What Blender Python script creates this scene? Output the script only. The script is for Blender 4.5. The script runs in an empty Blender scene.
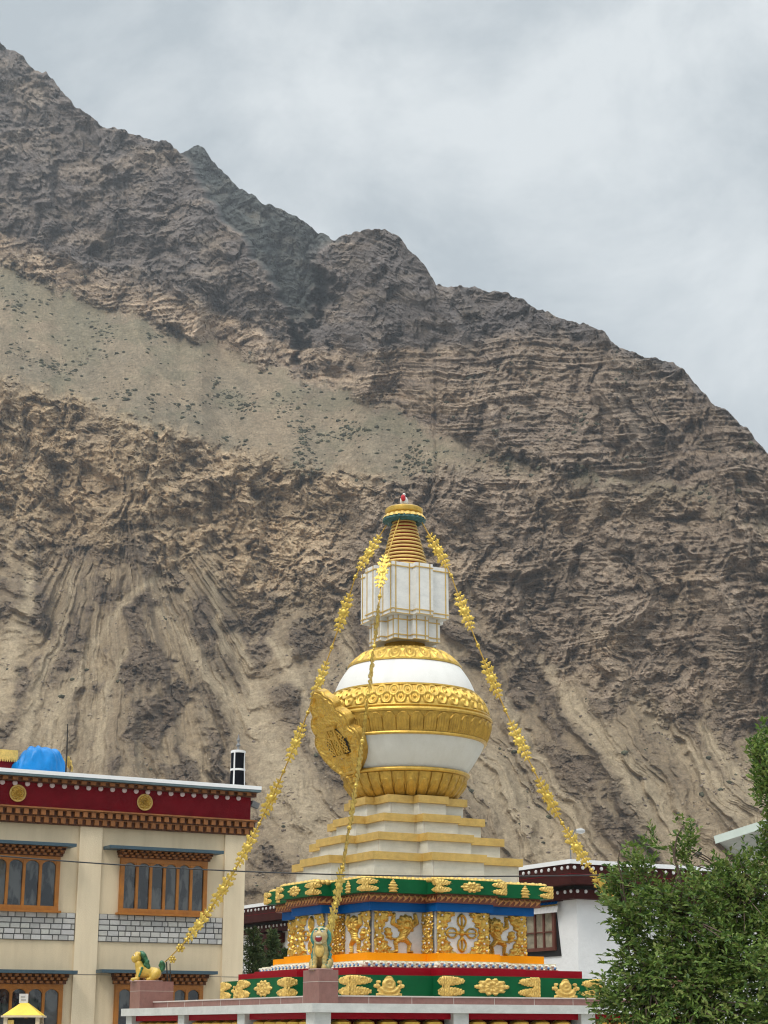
import bpy, bmesh, math, random
import numpy as np
from mathutils import Matrix, Vector
R = math.radians
random.seed(7)
RNG = np.random.default_rng(11)
sc = bpy.context.scene
COL = sc.collection
F, PITCH, CZ = 1733.0, R(16.7), 1.6
CP, SP = math.cos(PITCH), math.sin(PITCH)
BETA = R(29.6)                                  # heading of the stupa and the temple
AX, AY = 0.364, 30.0                            # the stupa's axis

# ------------------------------------------------------------------ helpers
def ray(px, py):
    h, v = (px-384)/F, (512-py)/F
    return Vector((h, CP-v*SP, SP+v*CP))
def at(px, py, Y):
    r = ray(px, py); k = Y/r.y
    return Vector((r.x*k, Y, CZ+r.z*k))

def tag(o, label=None, cat=None, group=None, kind=None):
    if label: o['label'] = label
    if cat: o['category'] = cat
    if group: o['group'] = group
    if kind: o['kind'] = kind
    return o
def empty(name, loc, rz=0.0):
    o = bpy.data.objects.new(name, None); COL.objects.link(o)
    o.location = loc; o.rotation_euler = (0, 0, rz); o.empty_display_size = .2
    return o
def link(name, me, parent=None):
    o = bpy.data.objects.new(name, me); COL.objects.link(o)
    if parent is not None: o.parent = parent
    return o

class MB:
    """collects shapes and links them as one mesh object"""
    def __init__(s): s.v = []; s.f = []; s.m = []; s.cm = 0
    def add(s, vs, fs, M=None):
        o = len(s.v)
        if M is not None: vs = [M @ Vector(v) for v in vs]
        s.v += [tuple(v) for v in vs]
        s.f += [tuple(i+o for i in f) for f in fs]; s.m += [s.cm]*len(fs)
        return s
    def box(s, x0, x1, y0, y1, z0, z1, M=None):
        vs = [(x0,y0,z0),(x1,y0,z0),(x1,y1,z0),(x0,y1,z0),(x0,y0,z1),(x1,y0,z1),(x1,y1,z1),(x0,y1,z1)]
        return s.add(vs, [(3,2,1,0),(4,5,6,7),(0,1,5,4),(1,2,6,5),(2,3,7,6),(3,0,4,7)], M)
    def prism(s, p0, z0, z1, p1=None, M=None):
        p1 = p1 or p0; n = len(p0)
        vs = [(x,y,z0) for x,y in p0]+[(x,y,z1) for x,y in p1]
        fs = [(i,(i+1)%n,n+(i+1)%n,n+i) for i in range(n)]+[tuple(range(n-1,-1,-1)), tuple(range(n,2*n))]
        return s.add(vs, fs, M)
    def lathe(s, prof, n=64, M=None, cap=True, disp=None):
        vs = []; k = len(prof)
        for j,(r,z) in enumerate(prof):
            for i in range(n):
                a = 2*math.pi*i/n
                rr = r+(disp(a/(2*math.pi), j/(k-1)) if disp else 0)
                vs.append((rr*math.cos(a), rr*math.sin(a), z))
        fs = [(j*n+i, j*n+(i+1)%n, (j+1)*n+(i+1)%n, (j+1)*n+i) for j in range(k-1) for i in range(n)]
        if cap: fs += [tuple(range(n-1,-1,-1)), tuple(range((k-1)*n, k*n))]
        return s.add(vs, fs, M)
    def tube(s, pts, rad, n=8):
        pts = [Vector(p) for p in pts]; k = len(pts)
        if not hasattr(rad, '__len__'): rad = [rad]*k
        vs = []; up = Vector((.13,.31,.94))
        for j,p in enumerate(pts):
            t = (pts[min(j+1,k-1)]-pts[max(j-1,0)]).normalized()
            a = t.cross(up); a = a.normalized() if a.length > 1e-4 else Vector((1,0,0)); b = t.cross(a)
            vs += [p+rad[j]*(math.cos(2*math.pi*i/n)*a+math.sin(2*math.pi*i/n)*b) for i in range(n)]
        fs = [(j*n+i, (j+1)*n+i, (j+1)*n+(i+1)%n, j*n+(i+1)%n) for j in range(k-1) for i in range(n)]
        fs += [tuple(range(n)), tuple(range(k*n-1, (k-1)*n-1, -1))]
        return s.add(vs, fs)
    def ball(s, c, r, n=12, k=8, sc_=(1,1,1), M=None):
        prof = [(max(1e-4,math.sin(math.pi*j/k)), -math.cos(math.pi*j/k)) for j in range(k+1)]
        T = Matrix.Translation(c) @ Matrix.Diagonal((r*sc_[0], r*sc_[1], r*sc_[2], 1))
        return s.lathe(prof, n, (M @ T) if M is not None else T)
    def build(s, name, mats, parent=None, smooth=False):
        me = bpy.data.meshes.new(name); me.from_pydata(s.v, [], s.f)
        for m in (mats if isinstance(mats, (list, tuple)) else [mats]): me.materials.append(m)
        if s.cm or any(s.m): me.polygons.foreach_set('material_index', s.m)
        bm = bmesh.new(); bm.from_mesh(me); bmesh.ops.recalc_face_normals(bm, faces=bm.faces); bm.to_mesh(me); bm.free()
        if smooth:
            me.polygons.foreach_set('use_smooth', [True]*len(me.polygons))
            try: me.set_sharp_from_angle(angle=R(40))
            except Exception: pass
        me.update()
        return link(name, me, parent)

def np_mesh(name, V, Q, mat_, smooth=False, colors=None, parent=None):
    """V (n,3), Q (m,k) -> object"""
    V = np.asarray(V, np.float32); Q = np.asarray(Q, np.int32); k = Q.shape[1]
    me = bpy.data.meshes.new(name)
    me.vertices.add(len(V)); me.vertices.foreach_set('co', V.ravel())
    me.loops.add(Q.size); me.loops.foreach_set('vertex_index', Q.ravel())
    me.polygons.add(len(Q)); me.polygons.foreach_set('loop_start', np.arange(0, Q.size, k, dtype=np.int32))
    me.polygons.foreach_set('use_smooth', np.full(len(Q), smooth))
    me.update(calc_edges=True)
    if colors is not None:
        ca = me.color_attributes.new('tint', 'FLOAT_COLOR', 'POINT')
        c4 = np.ones((len(V),4), np.float32); c4[:,:3] = colors
        ca.data.foreach_set('color', c4.ravel())
    me.materials.append(mat_)
    return link(name, me, parent)

# ------------------------------------------------------------------ materials
def nn(nt, t, **kw):
    n = nt.nodes.new(t)
    for k, v in kw.items():
        if k in n.inputs: n.inputs[k].default_value = v
        else: setattr(n, k, v)
    return n
def mat(name, col, rough=.6, metal=0., var=.12, scale=2.5, bump=0., bscale=40., stain=0., stain_col=None, streak=(7,7,.8), spec=.5, coat=0.):
    m = bpy.data.materials.new(name); m.use_nodes = True; nt = m.node_tree; L = nt.links.new
    b = nt.nodes['Principled BSDF']
    b.inputs['Roughness'].default_value = rough; b.inputs['Metallic'].default_value = metal
    b.inputs['Specular IOR Level'].default_value = spec; b.inputs['Coat Weight'].default_value = coat
    tc = nn(nt, 'ShaderNodeTexCoord')
    n1 = nn(nt, 'ShaderNodeTexNoise'); n1.inputs['Scale'].default_value = scale; n1.inputs['Detail'].default_value = 6; n1.inputs['Roughness'].default_value = .65
    L(tc.outputs['Object'], n1.inputs['Vector'])
    rp = nn(nt, 'ShaderNodeValToRGB'); rp.color_ramp.elements[0].position = .3; rp.color_ramp.elements[1].position = .7
    c = Vector(col)
    rp.color_ramp.elements[0].color = (*(c*(1-var)), 1); rp.color_ramp.elements[1].color = (*[min(.95,x) for x in c*(1+var)], 1)
    L(n1.outputs['Fac'], rp.inputs['Fac']); out = rp.outputs['Color']
    if stain > 0:
        mp = nn(nt, 'ShaderNodeMapping'); mp.inputs['Scale'].default_value = streak; L(tc.outputs['Object'], mp.inputs['Vector'])
        n2 = nn(nt, 'ShaderNodeTexNoise'); n2.inputs['Scale'].default_value = 1.; n2.inputs['Detail'].default_value = 7; n2.inputs['Roughness'].default_value = .7
        L(mp.outputs['Vector'], n2.inputs['Vector'])
        r2 = nn(nt, 'ShaderNodeValToRGB'); r2.color_ramp.elements[0].position = .45; r2.color_ramp.elements[1].position = .75
        r2.color_ramp.elements[0].color = (0,0,0,1); r2.color_ramp.elements[1].color = (stain,)*3+(1,)
        L(n2.outputs['Fac'], r2.inputs['Fac'])
        mx = nn(nt, 'ShaderNodeMix', data_type='RGBA'); L(r2.outputs['Color'], mx.inputs[0]); L(out, mx.inputs[6])
        mx.inputs[7].default_value = (*(stain_col or c*.45), 1); out = mx.outputs[2]
    L(out, b.inputs['Base Color'])
    if bump > 0:
        n3 = nn(nt, 'ShaderNodeTexNoise'); n3.inputs['Scale'].default_value = bscale; n3.inputs['Detail'].default_value = 4
        L(tc.outputs['Object'], n3.inputs['Vector'])
        bp = nn(nt, 'ShaderNodeBump'); bp.inputs['Strength'].default_value = bump; bp.inputs['Distance'].default_value = .02
        L(n3.outputs['Fac'], bp.inputs['Height']); L(bp.outputs['Normal'], b.inputs['Normal'])
    return m
def mat_attr(name, rough=.9, bump=0., bscale=1., translucent=0., var=.1, vscale=.5, spec=.2):
    """colour read from its per-vertex 'tint'"""
    m = bpy.data.materials.new(name); m.use_nodes = True; nt = m.node_tree; L = nt.links.new
    b = nt.nodes['Principled BSDF']; b.inputs['Roughness'].default_value = rough; b.inputs['Specular IOR Level'].default_value = spec
    a = nn(nt, 'ShaderNodeAttribute', attribute_name='tint')
    tc = nn(nt, 'ShaderNodeTexCoord'); n1 = nn(nt, 'ShaderNodeTexNoise'); n1.inputs['Scale'].default_value = vscale
    n1.inputs['Detail'].default_value = 9; n1.inputs['Roughness'].default_value = .82; L(tc.outputs['Object'], n1.inputs['Vector'])
    mr = nn(nt, 'ShaderNodeMapRange'); mr.inputs['From Min'].default_value = .3; mr.inputs['From Max'].default_value = .7
    mr.inputs['To Min'].default_value = 1-var; mr.inputs['To Max'].default_value = 1+var; L(n1.outputs['Fac'], mr.inputs['Value'])
    vm = nn(nt, 'ShaderNodeVectorMath', operation='SCALE'); L(a.outputs['Color'], vm.inputs[0]); L(mr.outputs['Result'], vm.inputs['Scale'])
    L(vm.outputs['Vector'], b.inputs['Base Color'])
    if bump > 0:
        bp = nn(nt, 'ShaderNodeBump'); bp.inputs['Strength'].default_value = bump; bp.inputs['Distance'].default_value = bscale
        L(n1.outputs['Fac'], bp.inputs['Height']); L(bp.outputs['Normal'], b.inputs['Normal'])
    if translucent > 0:
        tr = nn(nt, 'ShaderNodeBsdfTranslucent'); L(vm.outputs['Vector'], tr.inputs['Color'])
        mx = nn(nt, 'ShaderNodeMixShader'); mx.inputs[0].default_value = translucent
        L(b.outputs[0], mx.inputs[1]); L(tr.outputs[0], mx.inputs[2])
        L(mx.outputs[0], nt.nodes['Material Output'].inputs['Surface'])
    return m

M = dict(
 gold = mat('gold_paint', (.66,.425,.088), .36, .65, .22, 9, .25, 60, stain=.35, stain_col=(.25,.13,.02), streak=(9,9,5)),
 gold_dull = mat('gold_paint_dull', (.53,.33,.062), .42, .6, .25, 9, .3, 60, stain=.4, stain_col=(.2,.1,.015), streak=(9,9,5)),
 gold_flat = mat('gold_edge_paint', (.62,.42,.125), .5, .25, .18, 6, .1, 40, stain=.5, stain_col=(.4,.22,.05), streak=(5,5,12)),
 gold_pale = mat('pale_gold_paint', (.70,.475,.13), .42, .35, .25, 14, .4, 70),
 gold_garland = mat('gilded_metal', (.60,.42,.085), .36, .6, .3, 14, .3, 60),
 white = mat('white_paint', (.77,.755,.715), .55, 0, .03, 1.5, .08, 30, stain=.28, stain_col=(.55,.53,.48), streak=(4,4,.9)),
 white_low = mat('shaded_white_paint', (.70,.70,.66), .6, 0, .05, 2, .08, 30, stain=.35, stain_col=(.5,.48,.41), streak=(5,5,1.1)),  # streaked white, greyed for the shade under the dome's bulge
 marble = mat('white_marble', (.68,.67,.60), .45, 0, .13, 3, .06, 20, stain=.5, stain_col=(.40,.42,.38), streak=(2,2,11)),
 marble_tile = mat('grey_white_marble', (.77,.765,.735), .4, 0, .08, 5, .05, 20, stain=.45, stain_col=(.50,.51,.50), streak=(6,6,14)),
 slab = mat('pale_marble_slab', (.60,.60,.565), .5, 0, .12, 3, .1, 25, stain=.55, stain_col=(.38,.39,.36), streak=(4,4,9)),
 green = mat('green_enamel', (.004,.095,.032), .5, 0, .15, 3, .05, 30, spec=.12),
 red = mat('dark_red_enamel', (.33,.004,.014), .5, 0, .12, 3, .05, 30, spec=.1),
 blue = mat('blue_enamel', (.003,.095,.33), .5, 0, .12, 2.5, .05, 30, spec=.12),
 orange = mat('orange_enamel', (.93,.31,.002), .5, 0, .07, 3, .05, 30, spec=.12),
 carve = mat('carved_red_brown', (.19,.050,.022), .5, 0, .3, 8, .2, 50),
 copper = mat('copper_scroll', (.55,.26,.09), .45, .25, .25, 9, .3, 60),
 tilered = mat('red_granite_tile', (.245,.115,.095), .45, 0, .14, 14, .05, 60, stain=.25, stain_col=(.36,.22,.19), streak=(9,9,5)),
 grout = mat('pale_grout', (.55,.48,.43), .8),
 maroon = mat('maroon_plaster', (.165,.007,.013), .8, 0, .22, 2.5, .3, 30, stain=.3, stain_col=(.2,.02,.022), streak=(3,3,1), spec=.12),
 maroon_dk = mat('dark_maroon_wood', (.050,.011,.009), .7, 0, .2, 3, .2, 30, spec=.15),
 cream = mat('cream_plaster', (.68,.555,.375), .85, 0, .06, .8, .25, 60, stain=.55, stain_col=(.52,.41,.26), streak=(3.2,3.2,.30)),
 cream_lt = mat('light_cream_plaster', (.74,.615,.43), .85, 0, .06, .8, .25, 60, stain=.5, stain_col=(.58,.46,.30), streak=(3.2,3.2,.30)),
 wood = mat('varnished_orange_wood', (.36,.13,.014), .42, 0, .22, 4, .15, 30, stain=.35, stain_col=(.24,.08,.012), streak=(14,14,1.5)),
 bracket = mat('brown_bracket_wood', (.27,.10,.023), .6, 0, .25, 5, .2, 30),
 bracket_gap_shade = mat('brown_gap_shade', (.10,.033,.011), .7, 0, .25, 5, .2, 30),  # darker copy of the bracket wood: shade between brackets put into colour
 lampgrey = mat('pale_grey_plastic', (.42,.42,.41), .5, 0, .08, 8),
 bracket_red = mat('red_brown_timber', (.15,.032,.016), .6, 0, .25, 5, .2, 30),
 slate = mat('blue_grey_sheet', (.042,.080,.105), .5, 0, .15, 2, .1, 30),
 tealedge = mat('grey_green_soffit', (.10,.15,.165), .6, 0, .15, 2, .1, 30),
 roofwhite = mat('white_roof_edge', (.86,.86,.86), .6, 0, .03, 2, .1, 30),
 disc = mat('pinkish_white_disc', (.62,.50,.49), .7, 0, .1, 20),
 ivory = mat('ivory_paint', (.66,.60,.40), .45, 0, .3, 14, .2, 50),
 lionyellow = mat('yellow_glaze', (.62,.40,.06), .35, 0, .25, 8, .15, 50, stain=.6, stain_col=(.30,.24,.06), streak=(10,10,10)),
 lionteal = mat('teal_glaze', (.05,.20,.16), .35, 0, .5, 16, .2, 50),
 liongreen = mat('green_glaze', (.03,.13,.055), .35, 0, .5, 16, .2, 50),
 lionbody = mat('gold_and_green_glaze', (.48,.33,.10), .4, .1, .3, 14, .2, 50, stain=.9, stain_col=(.08,.20,.13), streak=(9,9,9)),
 lionface = mat('cream_face_glaze', (.50,.38,.17), .4, 0, .3, 16, .2, 50, stain=.7, stain_col=(.50,.30,.08), streak=(11,11,11)),
 mouthred = mat('mouth_red', (.25,.012,.015), .4),
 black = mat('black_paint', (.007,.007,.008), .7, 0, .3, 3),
 ink = mat('black_cloth', (.006,.007,.010), .95, 0, .3, 6, .3, 40, spec=.1),
 clothwhite = mat('white_cloth', (.66,.65,.64), .9, 0, .08, 8, .2, 40),
 iron = mat('dark_iron', (.04,.035,.03), .6, .5, .3, 8),
 cable = mat('black_cable', (.02,.02,.022), .6),
 grey = mat('grey_metal', (.18,.18,.18), .5, .3, .2, 6),
 tarp = mat('blue_plastic_sheet', (.003,.19,.52), .38, 0, .18, 3, .3, 12, spec=.3),
 yellow = mat('yellow_sheet_metal', (.80,.53,.025), .42, 0, .1, 5, .1, 20, stain=.3, stain_col=(.5,.3,.02), streak=(6,6,3)),
 tealcloth = mat('teal_canopy', (.015,.085,.085), .5, 0, .3, 8),
 sheet = mat('pale_green_sheet', (.62,.70,.64), .55, 0, .08, 3, .1, 20),
 soffit = mat('grey_sheet_underside', (.40,.41,.37), .6, 0, .1, 3, .1, 20),
 bark = mat('grey_brown_bark', (.11,.075,.055), .9, 0, .3, 12, .5, 40),
 paving = mat('stone_paving', (.36,.35,.32), .85, 0, .15, .5, .2, 5),
 earth = mat('dry_earth', (.30,.25,.185), .95, 0, .2, .05, .3, 2),
 whitewash = mat('whitewashed_wall', (.80,.80,.80), .9, 0, .035, 2, .6, 9, stain=.12, stain_col=(.62,.61,.6), streak=(3,3,1.2)),
 curtain = mat('pale_curtain', (.27,.235,.17), .9, 0, .4, 5),
 brassdrum = mat('brass_drum', (.66,.42,.07), .3, .7, .2, 9, .2, 40),
 mortar = mat('dark_mortar', (.085,.085,.085), .95),
 redbrown = mat('red_brown_window_wood', (.115,.032,.020), .5, 0, .2, 6),
)
def glass_mat():
    m = bpy.data.materials.new('dark_window_glass'); m.use_nodes = True; nt = m.node_tree; L = nt.links.new
    b = nt.nodes['Principled BSDF']; b.inputs['Roughness'].default_value = .06; b.inputs['Specular IOR Level'].default_value = .9
    tc = nn(nt, 'ShaderNodeTexCoord'); mp = nn(nt, 'ShaderNodeMapping'); mp.inputs['Scale'].default_value = (3.4,3.4,1.3)
    n = nn(nt, 'ShaderNodeTexNoise'); n.inputs['Scale'].default_value = 1.3; n.inputs['Detail'].default_value = 3
    L(tc.outputs['Object'], mp.inputs['Vector']); L(mp.outputs['Vector'], n.inputs['Vector'])
    rp = nn(nt, 'ShaderNodeValToRGB'); e = rp.color_ramp.elements
    e[0].position, e[0].color = .45, (.010,.013,.018,1); e[1].position, e[1].color = .57, (.075,.080,.080,1)   # pale curtain folds, also painting varied reflections into the panes
    L(n.outputs['Fac'], rp.inputs['Fac']); L(rp.outputs['Color'], b.inputs['Base Color'])
    n2 = nn(nt, 'ShaderNodeTexNoise'); n2.inputs['Scale'].default_value = 2.5; L(tc.outputs['Object'], n2.inputs['Vector'])
    bp = nn(nt, 'ShaderNodeBump'); bp.inputs['Strength'].default_value = .12; bp.inputs['Distance'].default_value = .05
    L(n2.outputs['Fac'], bp.inputs['Height']); L(bp.outputs['Normal'], b.inputs['Normal'])
    return m
M['glass'] = glass_mat()
M['rock'] = mat_attr('mountain_rock', .95, 1., 1.3, 0, .42, .33, .1)
M['leaf'] = mat_attr('leaf', .5, 0, 1, .28, .12, 3, .35)
M['needle'] = mat_attr('needle', .6, 0, 1, .15, .15, 3, .3)
M['stone'] = mat_attr('dressed_stone', .85, .4, .02, 0, .14, 14, .3)
M['scrub'] = mat_attr('dry_scrub', .9, 0, 1, 0, .2, .3, .1)

# ------------------------------------------------------------------ noise
_perm = RNG.permutation(256); _perm = np.concatenate([_perm, _perm, _perm])
_grad = np.stack([np.cos(np.arange(256)*2.39996), np.sin(np.arange(256)*2.39996)], 1)
def perlin(x, y, seed=0):
    xi = np.floor(x).astype(int); yi = np.floor(y).astype(int); xf, yf = x-xi, y-yi
    u = xf*xf*xf*(xf*(xf*6-15)+10); v = yf*yf*yf*(yf*(yf*6-15)+10)
    def g(dx, dy):
        h = _perm[(_perm[(xi+dx+seed*17) & 255]+yi+dy+seed*31) & 255]
        return _grad[h,0]*(xf-dx)+_grad[h,1]*(yf-dy)
    a = g(0,0)*(1-u)+g(1,0)*u; b = g(0,1)*(1-u)+g(1,1)*u
    return (a*(1-v)+b*v)*1.45
def fbm(x, y, o=5, seed=0, gain=.5):
    t = 0; a = 1; s = 0
    for i in range(o):
        t = t+a*perlin(x, y, seed+i); s += a; x = x*2.03+3.1; y = y*2.03+1.7; a *= gain
    return t/s*1.6
def ridged(x, y, o=5, seed=0, gain=.5):
    t = 0; a = 1; s = 0
    for i in range(o):
        t = t+a*(1-np.abs(perlin(x, y, seed+i))*1.6); s += a; x = x*2.07+5.3; y = y*2.07+2.9; a *= gain
    return t/s
def worley(x, y, seed=0):
    xi = np.floor(x).astype(int); yi = np.floor(y).astype(int)
    f1 = np.full(x.shape, 9.); f2 = np.full(x.shape, 9.); idd = np.zeros(x.shape)
    for dx in (-1,0,1):
        for dy in (-1,0,1):
            h = _perm[(_perm[(xi+dx+seed*13) & 255]+yi+dy+seed*29) & 255]; h2 = _perm[h+97]
            d = np.hypot(xi+dx+h/256.-x, yi+dy+h2/256.-y)
            c = d < f1
            f2 = np.where(c, f1, np.minimum(f2, d)); idd = np.where(c, _perm[h2+51]/255., idd); f1 = np.where(c, d, f1)
    return f1, f2, idd
def sstep(a, b, x):
    t = np.clip((x-a)/(b-a), 0, 1); return t*t*(3-2*t)
ALB = 1.33
HAZE = .00017
# ------------------------------------------------------------------ camera, sky, sun
cd = bpy.data.cameras.new('camera'); cam = bpy.data.objects.new('camera', cd); COL.objects.link(cam); sc.camera = cam
cam.location = (0,0,CZ); cam.rotation_euler = (math.pi/2+PITCH, 0, 0)
cd.sensor_fit = 'VERTICAL'; cd.sensor_height = 36; cd.lens = F/1024*36; cd.clip_start = .5; cd.clip_end = 12000
SUN_EL, SUN_AZ = R(54), R(212)                  # azimuth clockwise from +Y: behind the viewer, to the left
w = bpy.data.worlds.new('World'); sc.world = w; w.use_nodes = True; nt = w.node_tree; L = nt.links.new
out = nt.nodes['World Output']; bg = nt.nodes['Background']
sky = nn(nt, 'ShaderNodeTexSky', sky_type='NISHITA'); sky.sun_disc = False; sky.sun_elevation = SUN_EL; sky.sun_rotation = SUN_AZ
L(sky.outputs[0], bg.inputs['Color']); bg.inputs['Strength'].default_value = .1
tc = nn(nt, 'ShaderNodeTexCoord')
mp = nn(nt, 'ShaderNodeMapping'); mp.inputs['Scale'].default_value = (2.3,2.3,3.0); mp.inputs['Location'].default_value = (1.45,.35,2.2)
L(tc.outputs['Generated'], mp.inputs['Vector'])
ns = nn(nt, 'ShaderNodeTexNoise'); ns.inputs['Scale'].default_value = 2.6; ns.inputs['Detail'].default_value = 7; ns.inputs['Roughness'].default_value = .6; ns.inputs['Distortion'].default_value = .25
L(mp.outputs['Vector'], ns.inputs['Vector'])
cr = nn(nt, 'ShaderNodeValToRGB'); cr.color_ramp.interpolation = 'LINEAR'; e = cr.color_ramp.elements
e[0].position, e[0].color = .39, (.45,.50,.53,1)
e[1].position, e[1].color = .62, (.72,.755,.765,1)
L(ns.outputs['Fac'], cr.inputs['Fac'])
# an overcast sky is about three times brighter overhead than near the horizon
sx = nn(nt, 'ShaderNodeSeparateXYZ'); L(tc.outputs['Generated'], sx.inputs[0])
mr = nn(nt, 'ShaderNodeMapRange'); mr.inputs['From Min'].default_value = .56; mr.inputs['From Max'].default_value = 1.
mr.inputs['To Min'].default_value = 1.; mr.inputs['To Max'].default_value = 4.5; L(sx.outputs['Z'], mr.inputs['Value'])
b2 = nn(nt, 'ShaderNodeBackground'); L(cr.outputs['Color'], b2.inputs['Color']); L(mr.outputs['Result'], b2.inputs['Strength'])
mx = nn(nt, 'ShaderNodeMixShader'); mx.inputs[0].default_value = .9
L(bg.outputs[0], mx.inputs[1]); L(b2.outputs[0], mx.inputs[2]); L(mx.outputs[0], out.inputs['Surface'])
ld = bpy.data.lights.new('sun', 'SUN'); ld.energy = 1.5; ld.angle = R(16); ld.color = (1,.93,.83)
lo = bpy.data.objects.new('sun', ld); COL.objects.link(lo)
sd = Vector((math.sin(SUN_AZ)*math.cos(SUN_EL), math.cos(SUN_AZ)*math.cos(SUN_EL), math.sin(SUN_EL)))
lo.rotation_euler = sd.to_track_quat('Z', 'Y').to_euler()
sc.view_settings.view_transform = 'Standard'; sc.view_settings.look = 'None'; sc.view_settings.exposure = 0.25; sc.view_settings.gamma = 1
sc.cycles.max_bounces = 5; sc.cycles.diffuse_bounces = 3; sc.cycles.glossy_bounces = 3; sc.cycles.caustics_reflective = False; sc.cycles.caustics_refractive = False
sc.cycles.use_denoising = True; sc.render.film_transparent = False; sc.cycles.pixel_filter_type = 'BLACKMAN_HARRIS'; sc.cycles.filter_width = 1.15

# ------------------------------------------------------------------ ground
g = MB(); g.add([(-2500,-600,0),(2500,-600,0),(2500,3500,0),(-2500,3500,0)], [(0,1,2,3)])
tag(g.build('ground', M['earth']), kind='structure')
g = MB(); g.box(-16,16,3,62,-.2,.012)
tag(g.build('paved_courtyard', M['paving']), kind='structure')

# ------------------------------------------------------------------ mountain
def curve(pts):
    p = np.array(pts, float); return lambda u: np.interp(u, p[:,0], p[:,1])
SKY = curve([(-700,60),(-420,40),(-250,70),(-120,35),(-60,30),(-20,58),(0,70),(12,74),(25,84),(50,96),(64,110),(76,122),(88,130),(106,141),(120,139),(133,142),(150,148),(166,149),(180,160),
  (186,155),(193,152),(202,153),(212,163),(224,176),(236,187),(250,197),(262,205),(278,210),(291,214),(305,222),(318,231),(335,239),(347,234),(358,230),(368,227),(380,229),(396,236),(407,246),(416,256),(426,267),
  (433,277),(436,285),(455,286),(470,288),(486,290),(502,293),(520,300),(540,312),(560,322),(578,327),(597,334),(606,342),(616,350),(640,362),(658,367),(673,371),(684,380),(692,390),(703,403),(716,418),(727,424),(737,432),(747,440),(757,452),(768,466),
  (820,520),(900,590),(1000,640),(1200,690),(1500,760)])
C1 = curve([(-700,560),(0,548),(60,560),(130,548),(200,565),(250,600),(330,612),(400,590),(470,600),(520,636),(560,668),(610,690),(660,700),(710,712),(768,745),(1500,830)])   # foot of the lower cliff
C2 = curve([(-700,390),(0,398),(60,408),(120,424),(160,436),(200,446),(260,456),(300,470),(345,478),(400,478),(450,470),(500,470),(540,472),(575,486),(620,495),(700,505),(768,545),(1500,790)])   # rim of the lower cliff
C3 = curve([(-700,250),(0,281),(50,299),(100,316),(160,333),(210,343),(250,358),(285,373),(330,388),(384,405),(420,425),(470,447),(520,460),(570,474),(620,484),(700,497),(768,538),(1500,785)])  # head of the scree
C4 = curve([(-700,200),(0,252),(60,278),(130,290),(200,308),(250,328),(285,345),(330,352),(384,352),(440,346),(500,342),(560,340),(620,358),(680,390),(768,470),(1500,770)])     # top of the bedded band
us = np.concatenate([np.arange(-640,-24,7.), np.arange(-24,794,1.06), np.arange(794,1420,7.)])
NT = 800
tt = np.linspace(0, 1, NT)
U = np.repeat(us[None,:], NT, 0); top = SKY(U); jag = fbm(U/13, U*0+2.2, 4, 201)*3.4-np.maximum(0, ridged(U/30, U*0+4.4, 2, 203)-.62)*8+1.
V = 940+(top-940)*tt[:,None]+jag*sstep(.93, 1, tt)[:,None]
w1, w2 = fbm(U/70, V/70, 4, 3), fbm(U/22, V/22, 4, 5)
Vn = V+w1*15+w2*7                                # boundaries wander
c1, c2, c3, c4 = C1(U)+fbm(U/40, V*0+3, 4, 9)*26, C2(U)+fbm(U/30, V*0+7, 4, 12)*9, C3(U)+fbm(U/30, V*0+7, 4, 14)*7, C4(U)+w1*8
fade3 = sstep(440, 640, U)                       # the scree thins out to the right
z_low = sstep(-30, 34, V+w1*16+w2*14+fbm(U/9,V/9,3,8)*16-c1)                 # 1: lower scree
z_mid = (1-z_low)*sstep(-13, 13, Vn*.5+V*.5+fbm(U/9, V/8, 4, 16)*9-c2)    # 1: lower cliff
z_up = 1-sstep(-8, 8, V+w2*6+fbm(U/8, V/8, 4, 18)*7-c3)                 # 1: above the scree
z_scr = np.clip(1-z_low-z_mid-z_up, 0, 1)
z_bed = z_up*sstep(-10, 8, Vn-c4)                # 1: bedded light band
z_top = np.clip(z_up-z_bed, 0, 1)
# gullies that fan out down the lower slope
sp = np.maximum(0, U-250)*1.9+np.maximum(0, 40-U)*2
gc = (U-120)/(np.maximum(V-455, 40)+sp)*6.0
g1 = ridged(gc+w1*.3+w2*.1, V/400, 3, 21); g2 = ridged(gc*2.7+w1*.3+w2*.12, V/300, 3, 25)
gr = (U-.60*(V-640)+w1*16)/52.
gulL = .72*g1+.28*g2; gulR = .72*ridged(gr+w2*.06, V/380, 3, 22)+.28*ridged(gr*2.6+w2*.15, V/260, 3, 26)
gul = gulL+(gulR-gulL)*sstep(230, 400, U+w1*25)  # high: crest
def chute(pts, wd):                              # a runnel of pale debris
    best = np.full(U.shape, 1e9)
    for (x0,y0,a0),(x1,y1,a1) in zip(pts[:-1], pts[1:]):
        px_, py_ = U+w1*7+w2*3-x0, V-y0; dx, dy = x1-x0, y1-y0; t = np.clip((px_*dx+py_*dy)/(dx*dx+dy*dy), 0, 1)
        best = np.minimum(best, np.hypot(px_-t*dx, py_-t*dy)/(wd*(a0+(a1-a0)*t)))
    return np.exp(-best**2)
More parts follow.
